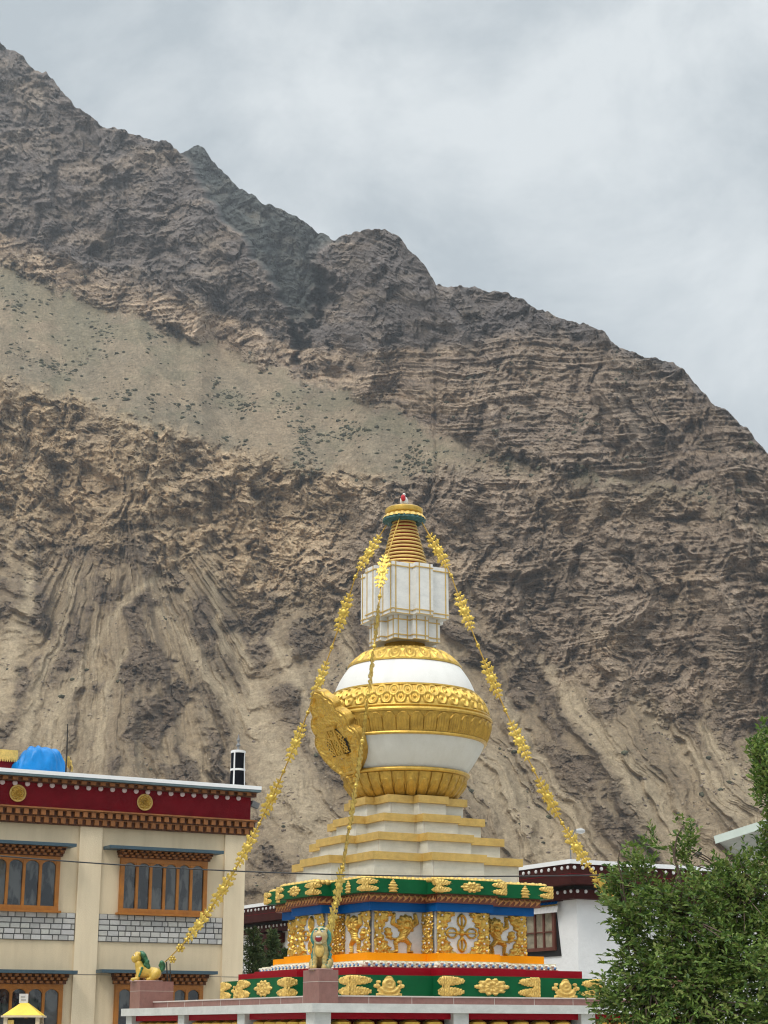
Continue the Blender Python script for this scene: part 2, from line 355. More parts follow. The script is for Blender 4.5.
CH = [([(214,560,.7),(217,610,1),(228,650,1.4)],5), ([(128,606,.6),(92,655,1),(62,712,1.3),(50,780,2)],5), ([(122,655,.6),(104,700,1),(98,760,1.6)],4), ([(160,615,.6),(196,660,1),(245,715,1.6),(300,790,2.6),(330,860,3.5)],8),
  ([(272,640,.6),(300,690,1),(322,740,1.5)],5), ([(498,690,.7),(522,730,1),(548,775,1.2),(592,852,1.8)],5), ([(455,720,1),(495,780,2.4),(540,840,3.4),(575,900,4)],10),([(540,660,.7),(585,720,1.4),(640,785,2.2),(690,850,3)],8),([(700,730,.7),(740,780,1.4),(780,830,2)],8),([(60,700,1),(40,790,2.5)],9),([(240,640,.8),(262,720,1.6),(280,800,2.4)],7), ([(610,735,.6),(634,770,1),(650,805,1.1),(690,872,1.7)],4), ([(640,700,.7),(690,760,1.3),(740,815,2),(790,870,2.4)],9),
  ([(30,560,.7),(20,620,1),(-10,720,2)],7), ([(75,580,.6),(60,640,1),(20,740,2)],5), ([(310,590,.6),(345,650,1),(362,720,1.4)],5), ([(560,690,.6),(600,740,1),(640,800,1.6)],4), ([(395,610,.6),(402,660,1.2),(410,760,2)],8), ([(180,560,.6),(150,585,1),(120,606,1)],4), ([(300,560,.5),(320,600,.8),(340,640,1.2)],4)]
chu = np.zeros(U.shape)
for p_, w_ in CH: chu = np.maximum(chu, chute(p_, w_))
chu *= sstep(548, 575, V)
lowrock_n = fbm(U/38+w1*.7, V/44, 5, 33)+1.1*(gul-.62)+.25*w2
lowrock = sstep(-.04, .42, lowrock_n+.07+.12*fbm(U/11,V/10,3,36)-.0007*(V-640)+.7*np.exp(-((U-205)/20)**2-((V-625)/22)**2)+.6*np.exp(-((U-262)/15)**2-((V-625)/40)**2)+.25*np.exp(-((U-560)/130)**2-((V-660)/70)**2)+.38*np.exp(-((U-175)/60)**2-((V-690)/48)**2)+.34*np.exp(-((U-255)/26)**2-((V-600)/26)**2)
                +.4*np.exp(-((U-330)/40)**2-((V-770)/45)**2)+.35*np.exp(-((U-610)/70)**2-((V-800)/40)**2)-.5*np.exp(-((U-470)/40)**2-((V-790)/90)**2))
fan = np.exp(-(np.abs((U-470)-(V-690)*.62)/34)**2)*sstep(680,720,V)+np.exp(-(np.abs((U-225)-(V-650)*.62)/22)**2)*sstep(640,690,V)+.8*np.exp(-(np.abs((U-655)-(V-760)*.75)/26)**2)*sstep(690,760,V)
lowrock = lowrock*(1-.9*np.clip(fan,0,1))*(1-.95*np.clip(chu*1.3,0,1))
rock = np.clip(z_mid+z_up+z_low*lowrock, 0, 1)
# slope of the ground, degrees
S = 36.5*z_scr+61*z_mid+57*z_bed+60*z_top+z_low*(36.5+13*lowrock)
S = np.where(V > 900, 30, S)
EL = PITCH+np.arctan((512-V)/F)
D0 = 430+40*fbm(us/240, us*0+.5, 3, 41)
D = np.zeros_like(U); D[0] = D0
tS = np.tan(np.radians(S)); tE = np.tan(EL)
for j in range(1, NT):
    de = EL[j]-EL[j-1]; e_ = tE[j]
    D[j] = D[j-1]*(1+(1+e_*e_)*de/np.maximum(tS[j]-e_, .16))
# the valley with the far peak lies further back than the cliff left of it and the ridge right of it
eL = np.interp(V, [100,158,190,215,250,290,330,352,372], [182,182,200,216,250,276,291,294,288])+fbm(U*0+3, V/18, 4, 51)*9
eR = np.interp(V, [100,236,262,300,345,372], [420,336,328,330,312,300])+fbm(U*0+9, V/18, 4, 53)*10
rec = sstep(-3, 5, U-eL)*(1-sstep(-9, 9, U-eR+w1*30+w2*16))*(1-sstep(335, 372, V))
def blur(A, s_):                                 # along the slope's width
    k = np.exp(-.5*(np.arange(-3*s_, 3*s_+1)/s_)**2); k /= k.sum(); n = len(k)//2
    B = np.concatenate([np.repeat(A[:,:1], n, 1), A, np.repeat(A[:,-1:], n, 1)], 1); o = np.zeros_like(A)
    for i, kk in enumerate(k): o += kk*B[:,i:i+A.shape[1]]
    return o
D = blur(D, 9)
D *= 1+.24*rec
# buttresses and recesses in the cliffs
but = ridged(U/120+w1*.25, V/420, 3, 61)-.55
D *= 1-.050*but*(z_mid*1.1+z_up)-.016*(gul-.5)*z_low*2
D *= 1-.010*(ridged(U/38+w1*.9, V/70+w2*.4, 4, 67)-.5)*(z_mid+z_up*.9)*2
# rock relief, metres along the surface normal
dip = np.where(U < 300, .17*(U-150), .015*(U-480))                     # beds dip
fold = np.interp(U, [300, 480], [1, .10])*z_mid+np.interp(U, [300, 420], [.25, .06])*(1-z_mid)
wf = fbm(U/95, V/60, 3, 56)
bedc = V+np.where(V < 348, .9*np.abs(U-300)*np.exp(-((U-310)/60)**2), 0)+dip*z_up+w1*(4.5+4*fold)+w2*(.45+2.2*fold)+fold*(wf*30+w1*8)+z_mid*(1-fold)*.06*(U-560)
bed1 = perlin(bedc/11., U/240+3, 71); bed2 = perlin(bedc/4.4, U/120, 73); bed3 = perlin(bedc/2.4, U/60, 74)
step = lambda x, k: np.tanh(x*k)
bed4 = perlin(bedc/1.5, U/34, 76)
beds = (step(bed1, 5)*1.3+step(bed2, 5)*1.2+.9*step(bed3, 4)+.5*bed4)*(.45+1.1*sstep(-.35,.35,fbm(U/60, V/22, 3, 78)))
xa, ya = U+w2*7+w1*10, V+w2*5
def facets(x, y, seed):                          # angular plates, each tilted its own way
    xi = np.floor(x).astype(int); yi = np.floor(y).astype(int); best = np.full(x.shape, 9.); o = np.zeros(x.shape)
    for dx in (-1,0,1):
        for dy in (-1,0,1):
            h = _perm[(_perm[(xi+dx+seed*13) & 255]+yi+dy+seed*29) & 255]; h2 = _perm[h+97]; h3 = _perm[h2+51]/255.*6.283
            ox, oy = x-(xi+dx+h/256.), y-(yi+dy+h2/256.); d = np.hypot(ox, oy); c = d < best
            best = np.where(c, d, best); o = np.where(c, ox*np.cos(h3)+oy*np.sin(h3)+(_perm[h+151]/255.-.5)*.5, o)
    return o
fac_ = facets(xa/30, (ya+dip)/22, 9)*7.5+facets((xa+ya*.3)/12, (ya+dip)/8.5, 11)*4.2+facets(xa/5.5, (ya+dip)/4.2, 13)*1.9
f1, f2, i1 = worley(xa/34+.02*ya, ya/19+dip/40, 3); g1_, g2_, i2 = worley(xa/13, (ya+dip)/7.5, 5); h1_, h2_, i3 = worley(xa/5.2, (ya+dip)/3.3, 7)
crack = np.exp(-((f2-f1)/.07)**2)*1.5+np.exp(-((g2_-g1_)/.10)**2)*.9
blocks = (i1-.5)*7.+(i2-.5)*4.2+(i3-.5)*2.0-crack
fr = ridged(U/46+w1*.8, V/46+w1*.8, 6, 81, .56)-.5
vert = ridged(U/15+w2*.5+w1, V/70, 4, 87)-.5
fine = fbm(U/6, V/5, 4, 91); grit = fbm(U/2.3, V/1.9, 2, 92)
d_mid = blocks*np.interp(U,[300,480],[.7,.45])+fr*np.interp(U,[380,560],[6,4])+beds*np.interp(U,[300,480],[.75,1.1])+fac_*np.interp(U,[300,560],[1.15,.55])+vert*.6+fine*.9+grit*.5
d_top = blocks*.4+fr*6+vert*1.2+beds*.8+fac_*.95+fine*1.5+grit*.9
d_bed = beds*1.5+blocks*.3+fr*3.5+fac_*.5+vert*.5+fine*1.2+grit*.8
pebble = np.maximum(0, fbm(U/3., V/2.6, 3, 95)-.22)*2.2
d_scr = fbm(U/26, V/30, 4, 97)*1.6+fine*.35+pebble*.6
gs = ridged(gc+w1*.3, V/600, 1, 21); gs = gs+(ridged(gr, V/600, 1, 22)-gs)*sstep(230, 400, U+w1*25)
d_low = (gs-.5)*5.5+(gul-.5)*1.2-chu*2.2*(1-lowrock)+fine*.5+pebble*.5+lowrock*(blocks*.5+fr*8+fine*1.4+beds*.4+fac_*.7)
disp = .85*d_mid*z_mid+d_top*z_top+d_bed*z_bed+d_scr*z_scr+d_low*z_low
disp *= (D/620.)*.37
disp *= sstep(0, .012, tt)[:,None]
az = np.arctan((U-384)/(F*CP+0*U)); 
rx, ry = (U-384)/F, CP-(512-V)/F*SP; rh = np.hypot(rx, ry); rx, ry = rx/rh, ry/rh
Ss = np.radians(np.clip(S, 30, 66))
Dh = D-disp*1.1; Z = CZ+D*tE-disp*tE*.85
X, Y = rx*Dh, ry*Dh
# albedo: rock and soil colours, with crevice shade drawn in as lines
def lerp(a, b, t): return a+(b-a)*t[...,None]
ca = lambda *c: np.ones(U.shape+(3,))*np.array(c)
strata = perlin(bedc/17, U/400, 101)*.55+perlin(bedc/6, U/200, 103)*.5+perlin(bedc/2.9, U/90, 105)*.45+perlin(bedc/1.5, U/50, 106)*.35
frac = np.exp(-(perlin(bedc/5.3+w2*.3, U/60, 151)/.07)**2)*.26+np.exp(-(fbm(U/13+w1, V/19+w2*.2, 3, 153)/.045)**2)*.22  # dark fracture lines: crevice shade drawn into the albedo
tanmix = np.clip(sstep(470, 250, U)+.5*fbm(U/80, V/60, 4, 107), 0, 1)
k_mid = lerp(ca(.232,.180,.138), ca(.325,.245,.160), tanmix)
k_mid = k_mid*(1+.36*strata+.22*(i1-.5)*2*.6+.22*(i2-.5)+.12*fr)[...,None]
k_top = lerp(ca(.118,.102,.097), ca(.190,.155,.130), np.clip(sstep(.0,.6,fbm(U/60, (V+dip)/26, 5, 109))+.3*strata, 0, 1))*(1+.14*strata+.2*(i2-.5))[...,None]
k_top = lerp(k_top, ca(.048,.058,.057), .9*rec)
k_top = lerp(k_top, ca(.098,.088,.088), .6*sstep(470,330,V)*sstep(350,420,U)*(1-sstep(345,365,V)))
k_bed = lerp(ca(.360,.275,.200), ca(.165,.128,.102), np.clip(.45+.9*strata+.3*fbm(U/90, V/30, 3, 111), 0, 1))
k_bed = lerp(k_bed, ca(.185,.147,.120), .55*sstep(380, 520, U))
soil = lerp(ca(.208,.165,.116), ca(.158,.134,.098), np.clip(.5+fbm(U/60, V/34, 4, 113), 0, 1))
grass = np.clip(sstep(.02,.45, fbm(U/50+V/90, V/26, 4, 115)+.95*np.exp(-((U-30)/70)**2-((V-305)/34)**2)+.5*np.exp(-((U-70-(V-320)*.6)/30)**2-((V-330)/50)**2)+.42*np.exp(-((V-c3-14)/10)**2)-.12), 0, 1)
path = np.maximum(chute([(128,325,.6),(146,362,.8),(172,392,1),(204,416,1)],2.2), .7*chute([(205,335,1),(260,390,1),(330,440,1.3)],3))
soil = soil*(1+.16*fbm(U/18+V/30, V/9, 4, 161)+.10*fbm((U-V*.9)/9, V/60, 3, 163))[...,None]
soil = lerp(soil, ca(.27,.215,.15), .5*path)
soil_scr = lerp(soil, ca(.118,.116,.078), .40*grass)
soil_low = lerp(ca(.175,.136,.095), ca(.262,.204,.136), np.clip(.42+1.0*(.62-gul)+.5*fbm(gc*3, V/260, 4, 117)+.25*sstep(600,560,V), 0, 1))
k_low = lerp(soil_low, ca(.128,.097,.072)*(1+.2*strata+.25*(i2-.5))[...,None], lowrock)
streak = np.exp(-(fbm(gc*2.2+.15*w2, V/700, 3, 119)/.055)**2)*sstep(.35,.6,1-gul*.75)
k_low = lerp(k_low, ca(.30,.255,.185), .3*streak*(1-.7*lowrock))
k_low = lerp(k_low, ca(.33,.27,.19), .8*np.clip(chu,0,1))
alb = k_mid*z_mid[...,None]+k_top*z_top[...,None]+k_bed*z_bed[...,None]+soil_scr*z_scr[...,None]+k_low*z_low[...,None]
dusty = np.clip(fbm(U/30, V/17, 5, 121)-.05, 0, 1)*rock              # dust lying on ledges
alb = lerp(alb, ca(.21,.168,.122), .45*dusty)
spk = fbm(U/1.7, V/1.5, 2, 155)
alb = np.clip(alb*(1+.10*fine+(.20+.12*z_scr+.06*rock)*spk-1.5*frac*rock)[...,None], .02, .6)*ALB*np.array([1.03,1.0,.95])
P = np.stack([X, Y, Z], -1)
# the far side: it falls away behind the skyline, so the mountain has a back
back = []
for k, (dd, dz) in enumerate([(14,-5),(60,-40),(220,-200),(700,-900)]):
    q = P[-1].copy(); q[:,0] += rx[-1]*dd; q[:,1] += ry[-1]*dd; q[:,2] += dz; back.append(q)
foot = P[0].copy(); foot[:,2] = -3
P = np.concatenate([foot[None], P, np.stack(back)], 0); A = np.concatenate([alb[:1], alb]+[alb[-1:]]*4, 0)
nr, nc = P.shape[:2]; ii = np.arange(nr*nc).reshape(nr, nc)
Q = np.stack([ii[:-1,:-1], ii[:-1,1:], ii[1:,1:], ii[1:,:-1]], -1).reshape(-1,4)
tag(np_mesh('mountain', P.reshape(-1,3), Q, M['rock'], False, A.reshape(-1,3)), kind='structure')
# the air between: far rock fades a little
hb = MB(); hb.box(-2400,2400,-590,2100,-4,900)
HZ = bpy.data.materials.new('air_haze'); HZ.use_nodes = True; hn = HZ.node_tree; hn.nodes.remove(hn.nodes['Principled BSDF'])
pv = nn(hn, 'ShaderNodeVolumePrincipled'); pv.inputs['Color'].default_value = (.80,.85,.90,1); pv.inputs['Density'].default_value = HAZE; pv.inputs['Anisotropy'].default_value = .2
hn.links.new(pv.outputs[0], hn.nodes['Material Output'].inputs['Volume'])
if HAZE > 0: tag(hb.build('haze', HZ), kind='stuff')
# dry bushes and boulders scattered over the scree: nobody could count them
def scatter(name, n, sel, mat_, cols, size, flat, seed):
    rg = np.random.default_rng(seed); p = sel.ravel().astype(float); p /= p.sum()
    pick = rg.choice(p.size, n, p=p); base = np.stack([X,Y,Z],-1).reshape(-1,3)[pick]
    ico = bmesh.new(); bmesh.ops.create_icosphere(ico, subdivisions=1, radius=1); ico.verts.index_update()
    iv = np.array([v.co for v in ico.verts]); iq = np.array([[v.index for v in f.verts] for f in ico.faces]); ico.free()
    s = (size[0]+(size[1]-size[0])*rg.random(n)**3)
    jit = 1+.45*(rg.random((n,len(iv)))-.5)
    vs = iv[None]*jit[...,None]*s[:,None,None]*np.array([1.2,1.2,flat]); vs += base[:,None]
    q = (iq[None]+np.arange(n)[:,None,None]*len(iv)).reshape(-1,3)
    c = np.array(cols)[rg.integers(0, len(cols), n)]*(1+.5*(rg.random((n,1))-.5))
    return tag(np_mesh(name, vs.reshape(-1,3), q, mat_, False, np.repeat(c, len(iv), 0)), kind='stuff')
inview = (U > -60) & (U < 830) & (V < 890)
clump = np.clip(fbm(U/40, V/30, 4, 131)+.15, 0, 1)**2+.02
scatter('scrub', 2300, (z_scr*1.6+z_low*(1-lowrock)*.04+z_bed*.12+.9*np.exp(-((U-560)/90)**2-((V-432)/9)**2))*clump*inview, M['scrub'], [(.085,.086,.056),(.10,.10,.068),(.07,.072,.048)], (.2,1.05), .8, 5)
scatter('loose_rocks', 2600, (z_scr*.6+z_low*(1-lowrock*.6))*clump*inview, M['scrub'], [(.19,.15,.12),(.25,.20,.15),(.32,.26,.19)], (.15,.62), .75, 6)
# ------------------------------------------------------------------ the stupa
def redent(r, w, d):
    """plan of a square with a projecting bay in the middle of each side"""
    q = [(r,-r),(r,-w),(r+d,-w),(r+d,w),(r,w)]; o = []
    for k in range(4):
        c, s_ = round(math.cos(k*math.pi/2)), round(math.sin(k*math.pi/2))
        o += [(c*x-s_*y, s_*x+c*y) for x, y in q]
    return o
# signed distances for carved ornament (negative inside)
def s_circ(u, v, x, y, r): return np.hypot(u-x, v-y)-r
def s_ell(u, v, x, y, a, b, t=0.):
    c, s_ = math.cos(t), math.sin(t); p, q = (u-x)*c+(v-y)*s_, -(u-x)*s_+(v-y)*c
    return (np.hypot(p/a, q/b)-1)*min(a, b)
def s_cap(u, v, p, q, r1, r2=None):
    r2 = r1 if r2 is None else r2
    dx, dy = q[0]-p[0], q[1]-p[1]; t = np.clip(((u-p[0])*dx+(v-p[1])*dy)/(dx*dx+dy*dy), 0, 1)
    return np.hypot(u-p[0]-t*dx, v-p[1]-t*dy)-(r1+(r2-r1)*t)
def s_min(*a):
    o = a[0]
    for b in a[1:]: o = np.minimum(o, b)
    return o
def relief(fn, w, h, n, depth, k, rough=.25, seed=0, carve_=None, two_sided=False):
    """a carved piece in the u-v plane, thickness along +n, from a signed distance; returns (verts, faces)"""
    nu, nv = max(4, int(n*w/max(w,h))), max(4, int(n*h/max(w,h)))
    u, v = np.meshgrid(np.linspace(-w/2, w/2, nu+1), np.linspace(-h/2, h/2, nv+1))
    d = fn(u, v); ins = np.clip(-d, 0, None)
    hgt = depth*(1-np.exp(-ins/k))
    if rough: hgt = hgt*(1+rough*perlin(u/(4.*w/n*1.3)+seed, v/(4.*w/n*1.3)+seed*2, seed)*1.6)
    if carve_ is not None: hgt = hgt+carve_(u, v)*(ins > 0)
    dc = (d[:-1,:-1]+d[1:,:-1]+d[:-1,1:]+d[1:,1:])/4
    keep = dc < 0; idx = -np.ones(u.shape, int)
    jj, ii_ = np.nonzero(keep); vs = []; fs = []
    def vid(a, b):
        if idx[a,b] < 0:
            idx[a,b] = len(vs); vs.append((u[a,b], v[a,b], float(hgt[a,b])))
        return idx[a,b]
    for a, b in zip(jj, ii_): fs.append((vid(a,b), vid(a,b+1), vid(a+1,b+1), vid(a+1,b)))
    if two_sided:
        o = len(vs); vs = vs+[(x,y,-z-.004) for x,y,z in vs]; fs = fs+[tuple(i+o for i in f[::-1]) for f in fs]
    return vs, fs
def frame_m(origin, udir, n):
    u = Vector(udir).normalized(); n = Vector(n).normalized(); v = n.cross(u)
    m = Matrix((u, v, n)).transposed().to_4x4(); m.translation = Vector(origin); return m

st = empty('stupa', (AX, AY, 0), BETA)
tag(st, 'white and gold stupa with bulging dome, ringed spire and stepped green, blue and orange base', 'stupa')
def sect(r, w, d):
    """the visible wall sections, left to right on the two faces seen: (centre, udir, normal, width, kind)"""
    o = []
    for ud, n in (((1,0,0),(0,-1,0)), ((0,-1,0),(-1,0,0))):
        ud, n = Vector(ud), Vector(n); a = r-w
        o += [(n*r-ud*(w+a/2), ud, n, a, 'left'), (n*(r+d), ud, n, 2*w, 'bay'), (n*r+ud*(w+a/2), ud, n, a, 'right')]
        o += [(n*(r+d/2)-ud*w, -n, -ud, d, 'return'), (n*(r+d/2)+ud*w, n, ud, d, 'return')]
    return o
def band(name, r, w, d, z0, z1, m, r1=None, w1_=None):
    b = MB(); b.prism(redent(r,w,d), z0, z1, redent(r1,w1_ or w,d) if r1 else None)
    return b.build(name, m, st)
wz = lambda r: .49+(r-1.44)*.43
DB = .33
# lower green frieze and everything above it
lg = band('green_band', 2.30, wz(2.30), DB, 2.105, 2.425, M['green'])
band('red_band', 2.10, wz(2.10), DB, 2.425, 2.545, M['red'])
# petals row: little scrolled leaves, white with blue hearts
pet = MB(); pet.prism(redent(1.80,wz(1.80),DB), 2.545, 2.66)
pob = pet.build('petal_moulding', M['ivory'], st); PETALM = mat('cream_petals', (.66,.62,.50), .5, 0, .35, 18, .3, 50); HEARTM = mat('blue_petal_paint', (.08,.24,.46), .45, 0, .6, 16, .1, 40)
def stamp(mesh_ob, parent, m):                   # a copy of a small part at matrix m
    o = mesh_ob.copy(); COL.objects.link(o); o.parent = parent; o.matrix_local = m; return o
pr = MB(); ph = MB(); ph.ball((0,0,0), .5, 8, 6); HEART = None
for c, ud, n, wd, kind in sect(1.80, wz(1.80), DB):
    k = max(2, round(wd/.135)); stp = wd/k
    for i in range(k):
        m = frame_m(c+ud*(-wd/2+stp*(i+.5))+Vector((0,0,2.595)), ud, n)
        pr.ball((0,0,.0), .5, 10, 6, (stp*1.05, .118, .13), m); pr.ball((-stp*.3,.03,.045), .5, 8, 6, (stp*.4,.04,.06), m); pr.ball((stp*.3,-.03,.045), .5, 8, 6, (stp*.5,.04,.06), m)
        mm = m @ Matrix.Translation((0,-.006,.045)) @ Matrix.Rotation(.5,4,'Z') @ Matrix.Diagonal((stp*.46,.055,.06,1))
        if HEART is None: HEART = ph.build('blue_heart', HEARTM, pob, True); HEART.matrix_local = mm
        else: stamp(HEART, pob, mm)
pr.build('petal_trim', PETALM, pob, True)
band('orange_band', 1.66, wz(1.66), DB, 2.66, 2.785, M['orange'])
drum = band('carved_drum', 1.445, wz(1.445), DB, 2.785, 3.44, M['marble_tile'])
band('blue_band', 1.555, wz(1.555), DB, 3.435, 3.565, M['blue'])
cb = band('red_brown_scroll_band', 1.635, wz(1.635), DB, 3.565, 3.70, M['carve'])
ug = band('green_band', 1.77, wz(1.77), DB, 3.70, 3.915, M['green'])
gf = MB()
for c, ud, n, wd, kind in sect(1.70, wz(1.70), DB):
    k = max(2, round(wd/.075)); stp = wd/k
    for i in range(k):
        m = frame_m(c+ud*(-wd/2+stp*(i+.5))+Vector((0,0,3.915)), ud, n)
        gf.ball((0,.0,0), .5, 9, 6, (stp*1.5, .085+.02*(i%2), .12), m)
gf.prism(redent(1.62,wz(1.62),DB), 3.915, 3.96)
gf.build('gold_leaf_trim', M['gold_pale'], st, True)
# running scrolls on the red-brown band
sc_ = MB()
def scroll_fn(u, v): return np.abs(v-.038*np.sin(u*42))-.012-.004*np.sin(u*84)
for c, ud, n, wd, kind in sect(1.635, wz(1.635), DB):
    def fn(u, v):
        ph_ = (u*1/.105) % 1.-.5; uu = ph_*.105
        return s_min(s_circ(uu, v, 0, .012, .030)+.0, s_cap(uu, v, (-.05,-.045), (.05,.03), .010, .016), s_cap(uu, v, (-.05,.05), (-.01,.01), .010))
    vs, fs = relief(fn, wd, .125, int(90*max(wd/.95,.13)), .022, .012, .2, 3)
    sc_.add(vs, fs, frame_m(c+Vector((0,0,3.6325))+n*.002, ud, n))
sc_.build('copper_scroll_trim', M['copper'], cb, True)

# ornaments of the green friezes
def lobe_half(h, wd):                            # two round lobes that grow out of the section's edge, u from the edge inwards
    def fn(u, v):
        uu = u+wd/2
        a = np.minimum(s_ell(uu, v, .02*wd, .26*h, .95*wd, .245*h), s_ell(uu, v, .02*wd, -.26*h, .95*wd, .245*h))
        return np.minimum(a, np.maximum(np.abs(v)-.42*h, uu-.30*wd))+.004*np.sin(u*95)*np.sin(v*95)
    return fn
def rosette(h, wd, n=10):
    def fn(u, v):
        x = u/wd*h; a = np.arctan2(v, x); rr = np.hypot(x, v)
        return rr-h*(.31+.10*np.abs(np.cos(a*n/2))+.09*np.abs(np.cos(a))**6)
    return fn
def little_stupa(h):
    def fn(u, v):
        t = (v/h+.5); hw = np.interp(t, [0,.06,.07,.22,.23,.34,.36,.48,.5,.62,.64,.8,.82,.93,1], [.30,.34,.27,.27,.40,.40,.26,.30,.38,.30,.20,.20,.13,.10,.02])*h
        return np.maximum(np.abs(u)-hw, np.abs(v)-.5*h)
    return fn
def jewel(h):
    def fn(u, v):
        return s_min(s_ell(u, v, 0, .10*h, .22*h, .28*h), s_ell(u, v, 0, -.20*h, .36*h, .24*h), s_circ(u, v, 0, .36*h, .13*h), s_circ(u, v, -.38*h, .0, .11*h), s_circ(u, v, .38*h, 0, .11*h),
                     s_circ(u, v, -.33*h, .20*h, .08*h), s_circ(u, v, .33*h, .20*h, .08*h), np.maximum(np.abs(u)-.40*h, np.abs(v+.42*h)-.08*h))
    return fn
def put(name, parent, fn, w_, h_, n, depth, k, M4, m, seed=1, rough=.3, carve_=None):
    vs, fs = relief(fn, w_, h_, n, depth, k, rough, seed, carve_)
    b = MB(); b.add(vs, fs, M4); return b.build(name, m, parent, True)
def frieze(r, z0, z1, parent):
    h = z1-z0; zc = (z0+z1)/2; H = h*.95
    bump = lambda u, v: .007*np.cos(np.hypot(u, np.abs(v)-.25*h)*150)+.006*np.sin(u*120)*np.sin(v*110)
    for c, ud, n, wd, kind in sect(r, wz(r), DB):
        o = c+Vector((0,0,zc))+n*.003
        lw = min(1.2*h, wd*.44)+.026
        if kind == 'return':
            free = wd*.62
            sgn = 1 if (c+ud*.1).dot(c) > c.dot(c) else -1       # the bay's outer edge lies this way
            put('lobed_corner_leaf', parent, lobe_half(H, free), free, H, 30, .022, .007, frame_m(o+ud*sgn*(wd/2-free/2+.026), ud*(-sgn), n), M['gold_pale'], 5, .1, bump)
            continue
        for sg in (1, -1):
            if kind == 'left' and sg == -1: continue
            if kind == 'right' and sg == 1: continue
            put('lobed_corner_leaf', parent, lobe_half(H, lw), lw, H, 38, .022, .007, frame_m(o-ud*sg*(wd/2-lw/2+.026), ud*sg, n), M['gold_pale'], 2, .1, bump)
        if kind == 'bay': put('gold_rosette', parent, rosette(H*1.06, H*2.15), H*2.5, H, 64, .024, .012, frame_m(o, ud, n), M['gold_pale'], 7, .1, lambda u, v: .010*np.cos(np.hypot(u*.6, v)*110)+.007*np.cos(np.arctan2(v, u*.6)*10))
        else: put('gold_jewel' if r > 2 else 'gold_little_stupa', parent, (lambda u, v: jewel(H)(u/1.85, v)) if r > 2 else (lambda u, v: little_stupa(H*.95)(u/1.25, v)), H*1.85, H*.98, 52, .026, .010, frame_m(o+ud*(-.06 if kind == 'left' else .04), ud, n), M['gold_pale'], 9, .1, (lambda u, v: .010*np.cos(np.hypot(u*.7, v-.03)*105)) if r > 2 else (lambda u, v: .008*np.cos(v*150)))
# 'left' of one face and 'right' of the next meet at the nearest corner: give both their corner leaf
frieze(2.30, 2.105, 2.425, lg); frieze(1.77, 3.70, 3.915, ug)

# carved panels of the drum
def lion_dancer(u, v):
    mane = s_circ(u, v, .06, .20, .235)+.018*np.sin(np.arctan2(v-.20, u-.06)*11)
    return s_min(mane, s_cap(u, v, (-.10,.13), (-.27,.22), .055), s_cap(u, v, (-.27,.22), (-.24,.44), .06, .045), s_cap(u, v, (.20,.14), (.34,.24), .055), s_cap(u, v, (.34,.24), (.30,.44), .06, .045),
        s_cap(u, v, (.06,.10), (-.03,-.14), .125, .10), s_cap(u, v, (-.05,-.13), (-.20,-.24), .075, .06), s_cap(u, v, (-.20,-.24), (-.17,-.45), .055, .04), s_cap(u, v, (-.17,-.45), (-.26,-.46), .035),
        s_cap(u, v, (.02,-.14), (.16,-.27), .075, .055), s_cap(u, v, (.16,-.27), (.12,-.45), .05, .04), s_cap(u, v, (.12,-.45), (.22,-.46), .035),
        s_cap(u, v, (-.10,-.14), (-.33,-.16), .028), s_ell(u, v, -.38, -.02, .095, .155, .25)+.014*np.sin(v*60))
def lion_carve(u, v):
    e = -.022*np.exp(-((np.hypot(u-.06, v-.17)-.095)/.014)**2)+.020*np.exp(-((u-.06)**2+(v-.15)**2)/.0028)
    e = e-.02*np.exp(-((u-.02)**2+(v-.20)**2)/.0003)-.02*np.exp(-((u-.10)**2+(v-.20)**2)/.0003)-.018*np.exp(-((u-.06)/.05)**2-((v-.105)/.010)**2)
    return e+.005*np.sin(np.hypot(u+.1, v-.2)*120)
def vajra(u, v):
    o = s_circ(u, v, 0, 0, .085)
    for p, q in ((u,v),(v,u),(-u,v),(-v,u)):
        ring = np.abs(s_ell(p, q, .29, 0, .145, .115))-.026
        o = s_min(o, ring, s_cap(p, q, (.08,0), (.47,0), .028, .018), s_circ(p, q, .13, 0, .055))
    return o
def filigree(wd, h, sides):
    def fn(u, v):
        edge = (.17+.21*(np.abs(v)/(h/2))**1.3 if len(sides) < 3 else 9.)+.022*np.sin(v*75)+.012*np.sin(u*80)
        d = np.full(u.shape, 1.)
        if 'l' in sides: d = np.minimum(d, (u+wd/2)-edge)
        if 'r' in sides: d = np.minimum(d, (wd/2-u)-edge)
        return d
    return fn
def fil_carve(u, v): return .014*np.sin(u*62+2.2*np.sin(v*40))*np.cos(v*54+2*np.sin(u*33))+.008*np.sin(u*130)*np.sin(v*121)
zc, hh = (2.79+3.432)/2, 3.432-2.79; PEARL = None
